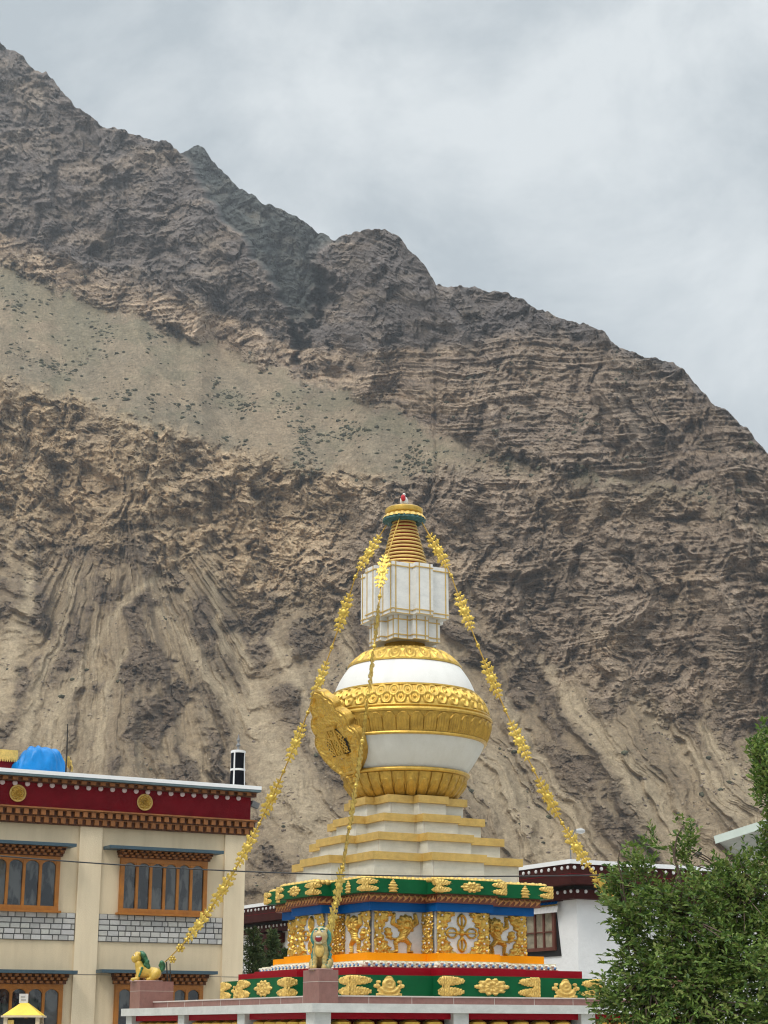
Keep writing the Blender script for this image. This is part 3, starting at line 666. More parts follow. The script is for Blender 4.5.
for c, ud, n, wd, kind in sect(1.445, wz(1.445), DB):
    o = c+Vector((0,0,zc))+n*.003
    sides = 'lr'
    ob = put('gold_filigree', drum, filigree(wd, hh, {'left':'l','right':'r','bay':'lr','return':'lrx'}[kind]), wd-.006, hh, 64, .045, .02, frame_m(o, ud, n), M['gold'], 3, .25, fil_carve)
    pb = MB()
    rr_ = random.Random(int(abs(c.x*100+c.y*37)))
    for sg, ch in ((-1,'l'),(1,'r')):
        if ch in {'left':'l','right':'r','bay':'lr','return':'lr'}[kind]:
            for i in range(6):
                v_ = (-.5+(i+.5)/6)*hh; mm = Matrix.Translation(o+ud*(sg*(wd/2-.05-.05*(i%2)))+Vector((0,0,v_))+n*.05)
                if PEARL is None:
                    pb.ball((0,0,0), .019, 7, 5); PEARL = pb.build('pearl_stud', M['white'], ob, True); PEARL.matrix_local = mm
                else: stamp(PEARL, ob, mm)
    if kind in ('left','right'):
        s_ = -1 if kind == 'right' else 1
        f_ = (lambda u, v, s_=s_: lion_dancer(u*s_/hh/1.12, v/hh)*hh)
        cv = (lambda u, v, s_=s_: lion_carve(u*s_/hh/1.12, v/hh))
        put('lion_relief', drum, f_, hh*1.15, hh*.99, 84, .085, .03, frame_m(o+ud*(.08*s_), ud, n), M['gold'], 4, .05, cv)
    elif kind == 'bay':
        put('crossed_vajra_relief', drum, lambda u, v: vajra(u/hh, v/hh)*hh, hh, hh*.99, 76, .07, .02, frame_m(o, ud, n), M['gold'], 6, .1)
# four white steps edged with gold
TZ = [(1.44, 3.955, 4.245, 4.37), (1.22, 4.37, 4.585, 4.71), (.99, 4.71, 4.925, 5.05), (.775, 5.05, 5.265, 5.39)]
for r, z0, z1, z2 in TZ:
    wr, dd = r*.345, .2*r+.02
    s1 = band('white_step', r-.055, wr, dd, z0, z1+.01, M['marble'])
    b = MB(); b.prism(redent(r, wr+.028, dd), z1, z2); b.build('gold_step_edge', M['gold_flat'], s1)
    j = MB()                                      # joints between the marble slabs
    for c, ud, n, wd, kind in sect(r-.055, wr, dd):
        if kind != 'return': j.box(-.003,.003,-(z1-z0)/2+.01,(z1-z0)/2-.01,0,.003, frame_m(c+Vector((0,0,(z0+z1)/2))+ud*(wd*.5-.03)*random.choice((-1,1)), ud, n))
    j.build('joint_seam', M['grout'], s1)
# lotus, dome and its bands
def smoothprof(pts, n):
    p = np.array(pts, float); t = np.r_[0, np.cumsum(np.hypot(*np.diff(p, axis=0).T))]; s_ = np.linspace(0, t[-1], n)
    # Catmull-Rom through the points
    out = []
    for x in s_:
        i = int(min(len(p)-2, max(0, np.searchsorted(t, x)-1))); u = (x-t[i])/(t[i+1]-t[i])
        p0, p1, p2, p3 = p[max(0,i-1)], p[i], p[i+1], p[min(len(p)-1,i+2)]
        out.append(tuple(.5*((2*p1)+(-p0+p2)*u+(2*p0-5*p1+4*p2-p3)*u*u+(-p0+3*p1-3*p2+p3)*u**3)))
    return out
def lathe(name, pts, m, n=96, k=None, disp=None, parent=st, cap=True, smooth=True):
    b = MB(); b.lathe(smoothprof(pts, k) if k else pts, n, None, cap, disp); return b.build(name, m, parent, smooth)
def petals_up(N, amp, grooves=True):             # one row of pointed-arch petals standing up
    def f(a, t):
        x = ((a*N) % 1)*2-1; e_ = math.sqrt(max(0, 1-x*x))*.92
        d = e_-t; h = math.tanh(max(0,d)*7)*amp
        if d > 0.16: h += amp*.5*(abs(math.cos(x*3.2))**.5) if abs(x) < .75 else 0
        if abs(x) > .90: h -= amp*.8
        return h
    return f
def petals_down(N, amp):
    def f(a, t):
        o = 0.
        for sh, t0, t1 in ((0,.02,.62),(.5,.30,.98)):
            x = (((a*N)+sh) % 1)*2-1; tt_ = (t-t0)/(t1-t0)
            lim = 1-math.sqrt(max(0,1-x*x))*.95
            if 0 <= tt_ <= 1 and tt_ > lim: o = max(o, amp*(.35+.65*math.tanh((tt_-lim)*5))*(1.15-.4*tt_)+amp*.35*math.exp(-(x/.25)**2))
        return o
    return f
def arches(N, amp):
    def f(a, t):
        x = ((a*N) % 1)*2-1; top_ = .95-.30*x*x-(.25 if abs(x) > .93 else 0)
        d = top_-t
        if d < 0: return 0
        return amp*(.6+.5*math.exp(-((d-.06)/.05)**2)+.25*math.cos(x*15)*(1 if d > .18 else 0)) if abs(x) < .93 else 0
    return f
def scale_row(N, amp):
    def f(a, t):
        o = 0
        for sh, c0, lift in ((0,.66,.25),(.5,.30,0)):
            x = (((a*N)+sh) % 1)*2-1; rr = math.hypot(x, (t-c0)/.40)
            if rr < 1: o = max(o, amp*(lift+.55+.45*math.cos(rr*9.5)-.25*rr))
        return o
    return f
lathe('lotus_seat', [(.78,5.385),(.86,5.44),(.95,5.54),(1.03,5.66),(1.08,5.77)], M['gold_dull'], 840, 26, petals_up(30,.028))
lathe('lotus_rim', [(1.05,5.77),(1.105,5.785),(1.12,5.81),(1.11,5.84),(1.06,5.855),(1.0,5.85)], M['gold'], 96, 16)
lathe('lower_dome', [(1.05,5.84),(1.13,5.94),(1.22,6.07),(1.31,6.22),(1.385,6.37)], M['white_low'], 128, 20)
lathe('moulding_ring', [(1.37,6.345),(1.41,6.35),(1.425,6.372),(1.415,6.395),(1.38,6.40)], M['gold'], 128)
lathe('arched_petal_band', [(1.40,6.40),(1.44,6.48),(1.475,6.60),(1.495,6.72)], M['gold_dull'], 960, 26, arches(40,.028))
lathe('moulding_ring', [(1.46,6.715),(1.515,6.725),(1.53,6.755),(1.52,6.785),(1.47,6.80),(1.49,6.825),(1.485,6.845),(1.44,6.86)], M['gold'], 128)
lathe('overlapping_petal_band', [(1.455,6.855),(1.43,6.94),(1.37,7.06),(1.255,7.205)], M['gold'], 960, 28, scale_row(38,.042))
lathe('moulding_ring', [(1.25,7.19),(1.275,7.205),(1.27,7.235),(1.22,7.245)], M['gold'], 128)
lathe('upper_dome', [(1.25,7.215),(1.20,7.35),(1.12,7.51),(.985,7.71)], M['white'], 128, 20)
lathe('moulding_ring', [(.97,7.685),(1.012,7.70),(1.008,7.73),(.95,7.745)], M['gold'], 128)
lathe('crown_petal_band', [(.985,7.72),(.91,7.81),(.80,7.91),(.66,7.99),(.50,8.02),(.40,8.03)], M['gold'], 720, 30, scale_row(22,.042))
lathe('dome_neck', [(.37,8.02),(.40,8.05),(.37,8.09),(.36,8.14)], M['gold_dull'], 64)
# harmika: two square boxes with gold battens
def harmika(name, r, w_, d_, z0, z1):
    b = MB(); b.prism(redent(r,w_,d_), z0, z1); ob = b.build(name, M['marble_tile'], st)
    t = MB(); h = z1-z0
    for c, ud, n, wd, kind in sect(r, w_, d_):
        m = frame_m(c+Vector((0,0,(z0+z1)/2)), ud, n); e_ = .009
        ins = .062 if wd > .2 else .02
        for x in ((-wd/2+ins, wd/2-ins) if kind != 'return' else ()): t.box(x-e_, x+e_, -h/2+.004, h/2-.004, 0, .009, m)
        for y in (-h/2+.075, h/2-.075): t.box(-wd/2, wd/2, y-e_, y+e_, .001, .012, m)
        if kind != 'return':
            for y in (-h/2+.004,): t.box(-wd/2, wd/2, y-.004, y+.006, 0, .012, m)
    t.build('gold_batten_trim', M['gold_flat'], ob)
harmika('lower_harmika', .455, .15, .11, 8.14, 8.56)
harmika('upper_harmika', .57, .17, .13, 8.56, 9.48)
# spire of thirteen rings
sp_ = lathe('spire', [(.40,9.48),(.168,10.45)], M['red'], 48)
for i in range(13):
    t = i/13; z = 9.50+.92*t; r = .415-.235*t; h = .92/13
    lathe('spire_ring', [(r-.03,z+h*.26),(r+.012,z+h*.28),(r+.020,z+h*.52),(r+.008,z+h*.84),(r-.03,z+h*.88)], M['gold_flat'], 48, None, None, sp_)
cp_ = lathe('parasol', [(.16,10.44),(.30,10.52),(.315,10.55),(.335,10.56),(.345,10.60),(.34,10.64),(.30,10.665),(.10,10.70),(.03,10.71)], M['gold'], 64, None)
def lobes(a, t): return .012*math.cos(a*2*math.pi*20)
lathe('parasol_fringe', [(.30,10.545),(.345,10.52),(.385,10.46),(.375,10.455),(.33,10.51),(.29,10.53)], M['gold_pale'], 160, None, lobes, cp_, False)
lathe('parasol_drape', [(.372,10.47),(.385,10.415),(.30,10.37),(.22,10.40),(.18,10.46)], M['tealcloth'], 96, None, lambda a, t: .010*math.sin(a*2*math.pi*26), cp_, False)
fin = MB(); fin.ball((0,0,10.80), .085, 16, 10, (1,.55,1.15)); fin.lathe([(.05,10.69),(.035,10.73),(.06,10.76)], 16); fin.ball((.0,0,10.93), .028, 10, 8)
fo = fin.build('moon_finial', M['white'], st, True)
fin = MB(); fin.ball((-.05,-.055,10.845), .050, 14, 10, (1,.5,1.25)); fin.build('red_sun', mat('bright_red_paint', (.55,.02,.03), .5, 0, .15, 9), fo, True)
# the great gilded niche plate on the left flank of the dome
def plate_sd(u, v):
    v = v-.02
    u, v = u/1.24, v/1.04
    hw = np.interp(v, [-.75,-.70,-.55,-.38,-.22,-.10,-.02,.03,.06,.14,.24,.31,.35,.38,.47,.56,.62,.64,.70,.75], [.12,.22,.40,.52,.575,.585,.55,.48,.47,.50,.48,.42,.34,.32,.33,.28,.19,.17,.13,.03])
    return (np.abs(u)-hw)*.85
def plate_carve(u, v):
    swirl = .016*np.sin(u*44+2.6*np.sin(v*25))*np.cos(v*40+2.4*np.sin(u*21))+.006*np.sin(u*95)*np.sin(v*90)
    door = s_min(np.maximum(np.abs(u)-.10, np.abs(v+.09)-.15)); ring_ = np.exp(-(door/.02)**2)*.03
    rim = np.exp(-((plate_sd(u, v)+.05)/.025)**2)*.035
    inn = (door < 0)
    lat = np.maximum(np.abs(u)-.235, np.abs(v+.12)-.17)
    holes = np.where((lat < 0) & (door > .03), -.05*((np.sin((u+v)*62) > .1) & (np.sin((u-v)*62) > .1)), 0)
    return np.where(lat < 0, 0, swirl)+ring_+rim+holes+np.where(inn, -.03+.014*np.cos(u*95), 0)
vs, fs = relief(plate_sd, 1.7, 1.72, 190, .045, .015, 0, 8, plate_carve)
b = MB(); tilt = R(-27)                          # leans out with the bulge of the dome
n_ = Vector((-math.cos(tilt), 0, math.sin(tilt)))
PM = frame_m(Vector((-1.37,-.03,6.45)), Vector((0,-1,0)), n_)
b.add(vs, fs, PM); npl = b.build('niche_plate', M['gold'], st, True)
b = MB(); 
# plate body: the outline given thickness back into the dome
vv, uu = np.linspace(-.73,.765,64), None
hw = np.interp(vv-.02, [-.75,-.70,-.55,-.38,-.22,-.10,-.02,.03,.06,.14,.24,.31,.35,.38,.47,.56,.62,.64,.70,.75], [.12,.22,.40,.52,.575,.585,.55,.48,.47,.50,.48,.42,.34,.32,.33,.28,.19,.17,.13,.03])
outl = [(h_*1.24, v_*1.04) for h_, v_ in zip(hw, vv)]+[(-h_*1.24, v_*1.04) for h_, v_ in zip(hw[::-1], vv[::-1])]
b.prism(outl, -.10, .004, None, PM)
b.tube([PM @ Vector((x_,y_,.035)) for x_, y_ in outl+outl[:1]], .032, 7)
b.build('niche_plate_edge', M['gold_dull'], npl)
b = MB(); b.prism([(-.30,-.36),(.30,-.36),(.34,-.15),(.16,.10),(-.16,.10),(-.34,-.15)], .05, .062, None, PM); lp_ = b.build('lattice_hole_shade', M['black'], npl)  # black sheet paints the shade in the holes of the screen
b = MB()
for i in range(-9, 10):                           # crossing gilt bars of the pierced screen
    for sg in (1,-1):
        pts_ = []
        for t_ in np.linspace(-.6,.6,60):
            x_, y_ = t_, sg*t_+i*.085-.13
            if abs(x_) < .30 and -.36 < y_ < .10-max(0,abs(x_)-.16)*1.4: pts_.append(PM @ Vector((x_,y_,.066)))
        if len(pts_) > 1: b.tube([pts_[0], pts_[-1]], .014, 5)
b.build('lattice_trim', M['gold'], lp_, True)
b = MB()
for x0,x1,y0,y1 in ((-.18,.18,.10,.15),(-.20,.20,-.41,-.36),(-.14,-.11,-.36,.10),(.11,.14,-.36,.10),(-.11,.11,-.05,-.02)): b.box(x0,x1,y0,y1,.045,.095, PM)
for i in range(4): b.tube([PM @ Vector((-.07+i*.047,-.36,.075)), PM @ Vector((-.07+i*.047,.10,.075))], .012, 6)
b.build('niche_frame', M['gold'], npl)
# ------------------------------------------------------------------ gallery of prayer wheels under the stupa
gl = empty('prayer_wheel_gallery', (AX, AY, 0), BETA)
tag(gl, 'low gallery with pale marble slab, red valance and brass prayer wheels below the stupa', 'gallery')
SQ = lambda s_: [(s_,-s_),(s_,s_),(-s_,s_),(-s_,-s_)]
S0 = 3.62
b = MB(); b.prism(SQ(S0), 1.862, 1.985); b.build('marble_slab', M['slab'], gl)
b = MB(); b.prism(SQ(3.22), 1.985, 2.085); kb = b.build('granite_kerb', M['tilered'], gl)
b = MB(); b.prism(SQ(3.235), 2.085, 2.104)
for k in range(4):
    rm = Matrix.Rotation(k*math.pi/2, 4, 'Z')
    for i in range(9): b.box(-3.22+.72*i-.004,-3.22+.72*i+.004,-3.2225,-3.2175,1.987,2.084, rm)
b.build('kerb_joints', M['grout'], kb)
b = MB(); b.prism(SQ(2.75), .0, 1.86); b.build('inner_wall', M['maroon'], gl)
b = MB(); b.prism(SQ(3.6), 0, .35); b.build('plinth', M['tilered'], gl)
for k in range(4):
    rm = Matrix.Rotation(k*math.pi/2, 4, 'Z')
    b = MB(); b.box(-3.38,3.38,-3.47,-3.42,1.775,1.861, rm); b.build('valance_board', M['red'], gl)
    for i in range(3):
        x = -3.42+i*2.28
        b = MB(); b.box(x-.13,x+.13,-3.55,-3.29,.35,1.861, rm); b.build('pillar', M['slab'], gl)
        if k in (0, 3):
            for q in range(5):
                xx = x+.38+q*.38
                b = MB(); b.lathe([(.03,.62),(.15,.64),(.155,.68),(.145,.72),(.145,1.66),(.155,1.70),(.15,1.735),(.09,1.765),(.03,1.80)], 24, rm @ Matrix.Translation((xx,-3.36,0)))
                b.build('prayer_wheel', M['brassdrum'], gl, True)
# granite pedestals at the slab's corners: each carries a lion
def pedestal(cx, cy, a, b_, h=.455):
    q = MB(); q.box(cx-a/2,cx+a/2,cy-b_/2,cy+b_/2,1.985,1.985+h); o = q.build('pedestal', M['tilered'], gl)
    j = MB()
    for z in (2.275,):
        j.box(cx-a/2-.003,cx+a/2+.003,cy-b_/2-.003,cy+b_/2+.003,z,z+.006)
    j.build('tile_joints', M['grout'], o)
PED = [(-3.36,-3.36,.30,.50),(-3.17,3.36,.62,.46),(3.36,-3.36,.62,.30),(3.36,3.36,.30,.5)]
for p_ in PED: pedestal(*p_)
ZP = 2.44
G2W = Matrix.Translation((AX,AY,0)) @ Matrix.Rotation(BETA, 4, 'Z')

# ------------------------------------------------------------------ lions
def meta(elems, res, name, m, parent, tris=True):
    mb = bpy.data.metaballs.new(name+'mb'); mb.resolution = res; mb.render_resolution = res; mb.threshold = .35
    o = bpy.data.objects.new(name+'mbo', mb); COL.objects.link(o)
    for e_ in elems:
        el = mb.elements.new(); el.co = e_[0]; el.radius = e_[1]*1.55
        if len(e_) > 2: el.type = 'ELLIPSOID'; el.size_x, el.size_y, el.size_z = e_[2]
    dg = bpy.context.evaluated_depsgraph_get(); dg.update()
    me = bpy.data.meshes.new_from_object(o.evaluated_get(dg)); bpy.data.objects.remove(o); bpy.data.metaballs.remove(mb)
    me.name = name; me.materials.clear(); me.materials.append(m); me.polygons.foreach_set('use_smooth', [True]*len(me.polygons))
    return link(name, me, parent)
def chain(p, q, r1, r2, n=4): return [(tuple(Vector(p).lerp(Vector(q), i/(n-1))), r1+(r2-r1)*i/(n-1)) for i in range(n)]
def lion_sitting(loc, rz, label):                # sits upright facing -Y, mouth wide open; 0.62 m tall
    t = empty('snow_lion_statue', loc, rz); t.scale = (.9,.9,.97); tag(t, label, 'lion statue')
    e_ = chain((0,.10,.13),(0,-.03,.33),.115,.095,5)+chain((0,-.03,.33),(0,-.06,.44),.085,.09,3)
    for s_ in (-1,1):
        e_ += chain((s_*.065,-.07,.28),(s_*.075,-.12,.05),.05,.036,5)+[((s_*.078,-.155,.03),.042)]
        e_ += chain((s_*.09,.11,.12),(s_*.125,-.01,.09),.085,.06,4)+chain((s_*.125,-.01,.07),(s_*.12,-.09,.03),.045,.04,3)
    body = meta(e_, .016, 'body', M['lionbody'], t)
    h = [((0,-.09,.475),.115),((0,-.175,.475),.068),((0,-.165,.415),.058),((0,-.06,.54),.07),((.055,-.10,.52),.035),((-.055,-.10,.52),.035),((.085,-.04,.575),.03),((-.085,-.04,.575),.03),((0,-.23,.50),.028)]
    head = meta(h, .013, 'head', M['lionface'], t)
    b = MB(); b.ball((0,-.225,.440), .052, 14, 10, (1.1,.55,.95)); b.build('mouth', M['mouthred'], head, True)
    b = MB(); b.ball((0,-.19,.385), .045, 12, 8, (1.15,.8,.55)); b.build('lower_jaw', M['ivory'], head, True)
    b = MB(); b.ball((0,-.13,.27), .075, 14, 10, (1.0,.55,1.3)); b.build('gilded_chest', M['gold_pale'], body, True)
    for s_ in (-1,1):
        fl = chain((s_*.125,-.04,.06),(s_*.14,.05,.22),.022,.032,5)+chain((s_*.10,-.13,.07),(s_*.14,.05,.22),.016,.022,5)
        meta(fl, .014, 'flame_locks', M['lionteal'], t)
    for s_ in (-1,1):
        b = MB(); b.ball((s_*.045,-.175,.535), .024, 10, 8); b.cm = 1; b.ball((s_*.047,-.196,.537), .011, 8, 6); b.build('eye', [M['white'], M['black']], head, True)
        b = MB(); b.tube([(s_*.015,-.185,.570),(s_*.05,-.185,.580),(s_*.085,-.150,.565)], [.012,.016,.008], 6); b.build('eyebrow', M['lionteal'], head, True)
    b = MB()
    for i in range(6): b.box(-.036+.0122*i,-.026+.0122*i,-.256,-.246,.455,.476)
    b.build('teeth_trim', M['white'], head, True)
    mn = []
    for i in range(26):
        a = i/26*2*math.pi; k = .5+.5*math.cos(a)
        mn.append(((.125*math.sin(a), .0+.02*random.random(), .46+.12*math.cos(a)), .036+.012*random.random()))
    for i in range(20): mn.append(((random.uniform(-.12,.12), random.uniform(.02,.13), random.uniform(.22,.52)), .035))
    meta(mn, .016, 'mane', M['lionteal'], t)
    tl = chain((0,.19,.10),(0,.26,.25),.035,.045,4)+[((0,.25,.34),.05),((.03,.22,.40),.04),((-.03,.24,.30),.04)]
    meta(tl, .016, 'tail', M['lionteal'], t)
    q = MB(); q.lathe([(.20,0),(.205,.008),(.20,.016)], 24, Matrix.Diagonal((.95,1.2,1,1))); q.build('base_plate', mat('pink_stone', (.45,.30,.27), .6, 0, .15, 9), t, True)
    return t
def lion_crouching(loc, rz, label):              # lies with chest raised and head up, facing -Y
    t = empty('snow_lion_statue', loc, rz); t.scale = (.86,.86,.92); tag(t, label, 'lion statue')
    e_ = chain((0,.20,.155),(0,-.10,.18),.095,.10,6)+chain((0,-.10,.18),(0,-.17,.33),.095,.07,4)
    for s_ in (-1,1):
        e_ += chain((s_*.075,.20,.15),(s_*.10,.12,.08),.085,.06,4)+chain((s_*.10,.12,.05),(s_*.105,.02,.035),.042,.036,3)
        e_ += chain((s_*.07,-.13,.20),(s_*.08,-.19,.05),.052,.036,4)+chain((s_*.08,-.19,.04),(s_*.08,-.27,.035),.036,.036,3)
    meta(e_, .016, 'body', M['lionyellow'], t)
    head = meta([((0,-.20,.44),.082),((0,-.265,.425),.055),((0,-.255,.385),.04),((0,-.20,.50),.05),((.06,-.16,.51),.028),((-.06,-.16,.51),.028)], .013, 'head', M['lionyellow'], t)
    b = MB(); b.ball((0,-.300,.402), .03, 12, 8, (1.1,.5,.6)); b.build('mouth', M['mouthred'], head, True)
    for s_ in (-1,1):
        b = MB(); b.ball((s_*.036,-.262,.475), .018, 10, 8); b.cm = 1; b.ball((s_*.038,-.279,.476), .009, 8, 6); b.build('eye', [M['white'], M['black']], head, True)
    mn = []
    for i in range(40):
        k = random.random(); mn.append(((random.uniform(-.085,.085), -.13+.07*random.random()+.10*(1-k), .22+.32*k), .034+.014*random.random()))
    meta(mn, .016, 'mane', M['liongreen'], t)
    tl = chain((0,.27,.18),(0,.33,.25),.035,.05,4)+[((0,.33,.31),.055),((.03,.30,.35),.045),((-.03,.35,.28),.045),((0,.28,.30),.04)]
    meta(tl, .016, 'tail', M['liongreen'], t)
    for s_ in (-1,1):
        fl = chain((s_*.115,-.16,.10),(s_*.10,-.11,.24),.022,.03,5)
        meta(fl, .014, 'flame_locks', M['liongreen'], t)
    q = MB(); q.lathe([(.20,0),(.205,.010),(.20,.020)], 24, Matrix.Diagonal((.9,1.65,1,1))); q.build('base_plate', mat('pink_stone', (.45,.30,.27), .6, 0, .15, 9), t, True)
    return t
def gl_pt(x, y, z): return G2W @ Vector((x, y, z))
c0, c1_, c2_ = gl_pt(-3.36,-3.36,ZP), gl_pt(-3.26,3.36,ZP), gl_pt(3.36,-3.36,ZP)
lion_sitting(c0, R(-8), 'seated cream lion statue with teal mane and open red mouth on the nearest pedestal')
lion_crouching(c1_+Vector((-.02,0,0)), R(-74), 'yellow crouching lion statue with green mane on the pedestal before the cream building')
lion_crouching(c2_, R(60), 'yellow crouching lion statue on the pedestal behind the leafy tree')
# ------------------------------------------------------------------ garlands
def orn_sd(u, v):                                # scrolled leaf plaque, long in v
    o = s_circ(u, v, 0, 0, .105)+.016*np.cos(np.arctan2(v, u)*10)
    for y, s_ in ((.15,.085),(.245,.066),(.325,.046)):
        for sg in (1,-1):
            for sx in (1,-1):
                o = np.minimum(o, s_ell(u, v, sx*s_*.85, sg*y, s_*.72, s_*.42, sx*sg*.85)+.008*np.sin(u*150))
                o = np.minimum(o, s_cap(u, v, (sx*s_*.9,sg*y), (sx*s_*1.75,sg*(y+.028)), .014, .004))
            o = np.minimum(o, s_circ(u, v, 0, sg*y, s_*.55))
    return np.minimum(o, np.maximum(np.abs(u)-.012, np.abs(v)-.38))
def orn_carve(u, v):
    r = np.hypot(u, v)
    return .030*np.exp(-(r/.05)**2)-.014*np.exp(-((r-.062)/.010)**2)+.006*np.cos(np.arctan2(v, u)*8)*(r > .07)*(r < .12)
ovs, ofs = relief(orn_sd, .36, .80, 84, .017, .010, .06, 5, orn_carve, True)
def garland(A, B, sag, label, n, u0, u1, twist, tilt_n, via=None, vs_=.12):
    t = empty('garland', A); tag(t, label, 'garland', 'gilded garlands strung from the spire')
    A, B = Vector(A), Vector(B); o = A.copy()
    if via is None: P_ = lambda s_: A.lerp(B, s_)-Vector((0,0,4*sag*s_*(1-s_)))-o
    else:                                        # it rests on the corner of the box under the spire
        via = Vector(via)
        def P_(s_):
            if s_ <= vs_: return A.lerp(via, s_/vs_)-o
            q_ = (s_-vs_)/(1-vs_); return via.lerp(B, q_)-Vector((0,0,4*sag*q_*(1-q_)))-o
    b = MB(); b.tube([P_(i/40) for i in range(41)], .011, 6); b.build('cord', M['gold_dull'], t)
    first = None
    for i in range(n):
        s_ = u0+(u1-u0)*(i+.5)/n; p = P_(s_); d = (P_(s_+.01)-P_(s_-.01)).normalized()
        nrm = tilt_n.cross(d).cross(d)*-1; nrm = (Matrix.Rotation(twist[i % len(twist)], 3, d) @ tilt_n); nrm = (nrm-d*nrm.dot(d)).normalized()
        ud = d.cross(nrm)
        if first is None:
            q = MB(); q.add(ovs, ofs, Matrix.Diagonal((.92,1.02,.5,1))); first = q.build('scrolled_plaque', M['gold_garland'], t, True); pl = first
        else:
            pl = first.copy(); COL.objects.link(pl); pl.parent = t
        m = Matrix((ud, d*1.0, nrm)).transposed().to_4x4(); m.translation = p; pl.matrix_local = m
        for off in (.5,):
            s2 = s_+(u1-u0)/n*off
            b = MB(); b.ball(P_(s2), .038, 10, 8); b.ball(P_(s2)+d*.055, .020, 8, 6); b.ball(P_(s2)-d*.055, .020, 8, 6); b.build('bead', M['gold_garland'], t, True)
    return t, P_, o
cosb, sinb = math.cos(BETA), math.sin(BETA)
def top_pt(dx, dy): v = Vector((dx,dy,0)).normalized()*.33; return gl_pt(v.x, v.y, 10.38)
kL = Vector((cosb, sinb, 0))
dirL = (G2W.to_3x3() @ Vector((-1,1,0))).normalized(); dirR = (G2W.to_3x3() @ Vector((1,-1,0))).normalized(); dirF = (G2W.to_3x3() @ Vector((-1,-1,0))).normalized()
nL = Vector((dirL.y,-dirL.x,0)); nL = nL if nL.y < 0 else -nL
nR = Vector((dirR.y,-dirR.x,0)); nR = nR if nR.y < 0 else -nR
nF = Vector((dirF.y,-dirF.x,0))
# LB = gl_pt(-3.42+.3,3.36+.10,2.72)
garland(top_pt(-1,1), at(165,962,31.4), .98, 'gilded garland running from the spire down left past the cream building to a crouching lion', 8, .014, .90, [.12,-.1,.2,.05,-.25,.1,-.1,.2], nL, at(357,572,30.25), .118)
garland(top_pt(1,-1), gl_pt(3.2,-3.2,2.6), 1.0, 'gilded garland falling to the right from the spire past the temple corner', 7, .014, .79, [.1,-.15,.1,-.2,.15,0,.2,-.1], nR, at(449.5,571,29.75), .118)
garland(top_pt(-1,-1), gl_pt(-3.2,-3.2,2.75), .62, 'gilded garland hanging down the near front of the stupa to the seated lion, mostly edge-on', 9, .07, .97, [1.35,-.03,.04,-.04,.05,.08,-.12,.35,.3], nF, at(382.5,571,29.05), .12)
LG = [x for x in bpy.data.objects if x.name == 'garland'][0]; Lo = LG.location
for bx, by, r_ in ((180.5,948,.055),(172.5,959.5,.045)):      # two loose blossoms on the garland's thin tail
    b = MB(); c_ = at(bx,by,31.3)-Lo
    b.ball(c_, r_*.6, 10, 7)
    for k in range(6):
        a = k*math.pi/3; b.ball(c_+Vector((math.cos(a)*r_,0,math.sin(a)*r_)), r_*.5, 8, 6, (1,.5,1))
    b.build('blossom', M['gold_garland'], LG, True)
# iron rods that hold the left garland's foot
b = MB(); b.tube([at(167.5,981.5,31.35), at(166.5,962,31.35)], .012, 6); b.build('iron_rod', M['iron'])
for o_ in [x for x in bpy.data.objects if x.name == 'iron_rod']: tag(o_, 'thin iron rod left of its twin, standing behind the yellow lion to hold the garland', 'rod')
b = MB(); b.tube([at(170.5,981.5,31.3), at(170,963.5,31.3)], .010, 6); o_ = b.build('iron_rod', M['iron']); tag(o_, 'thin iron rod right of its twin, standing behind the yellow lion on the pedestal', 'rod')
# ------------------------------------------------------------------ cream monastery building
TB = R(29.0)                                       # heading of its front: it runs away to the right
PB = at(243, 950, 44.0); PB.z = 0
EB, NB = Vector((math.cos(TB), math.sin(TB), 0)), Vector((math.sin(TB), -math.cos(TB), 0))
def fac(px, py, off=0.):                         # a pixel on the front (or 'off' metres before it) -> (s along the front, z)
    r = ray(px, py); c = Vector((0,0,CZ)); q = PB+NB*off
    k = (q-c).dot(NB)/r.dot(NB); p = c+r*k
    return (p-PB).dot(EB), p.z
bd = empty('monastery_building', PB, TB)
tag(bd, 'two-storey cream building with maroon frieze, orange-brown windows and white roof edge', 'building')
part = lambda b, n, m, p=bd, s=False: b.build(n, m, p, s)
SL = -15.0                                       # it goes on past the left edge of the photograph
z_par0 = fac(100,826.5,.2)[1]; z_fr0 = fac(100,812.5,.11)[1]; z_fr1 = fac(100,783.8,.11)[1]; z_rf0 = fac(100,781.2,.35)[1]; z_rf1 = fac(100,776.6,.35)[1]
b = MB(); b.box(SL,0,0,11,-.1,z_rf0-.02); part(b, 'wall', M['cream'])
b = MB(); b.box(SL,.07,-.11,11.1,z_fr0,z_rf0-.11); fr_ = part(b, 'maroon_frieze', M['maroon'])
# lower cornice: rows of projecting brackets under the frieze
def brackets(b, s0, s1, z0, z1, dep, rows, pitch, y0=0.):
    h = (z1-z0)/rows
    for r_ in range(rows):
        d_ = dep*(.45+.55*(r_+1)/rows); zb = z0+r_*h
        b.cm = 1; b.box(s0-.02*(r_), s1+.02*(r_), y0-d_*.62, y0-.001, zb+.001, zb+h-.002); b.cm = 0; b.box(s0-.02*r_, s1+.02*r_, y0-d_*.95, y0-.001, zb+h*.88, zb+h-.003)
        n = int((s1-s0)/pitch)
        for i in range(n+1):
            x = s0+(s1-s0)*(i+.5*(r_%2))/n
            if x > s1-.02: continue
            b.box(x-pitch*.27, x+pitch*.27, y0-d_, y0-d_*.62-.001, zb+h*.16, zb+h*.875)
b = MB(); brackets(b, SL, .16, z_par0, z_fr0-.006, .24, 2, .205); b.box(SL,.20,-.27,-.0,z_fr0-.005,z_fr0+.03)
part(b, 'bracket_cornice', [M['bracket'], M['bracket_gap_shade']])
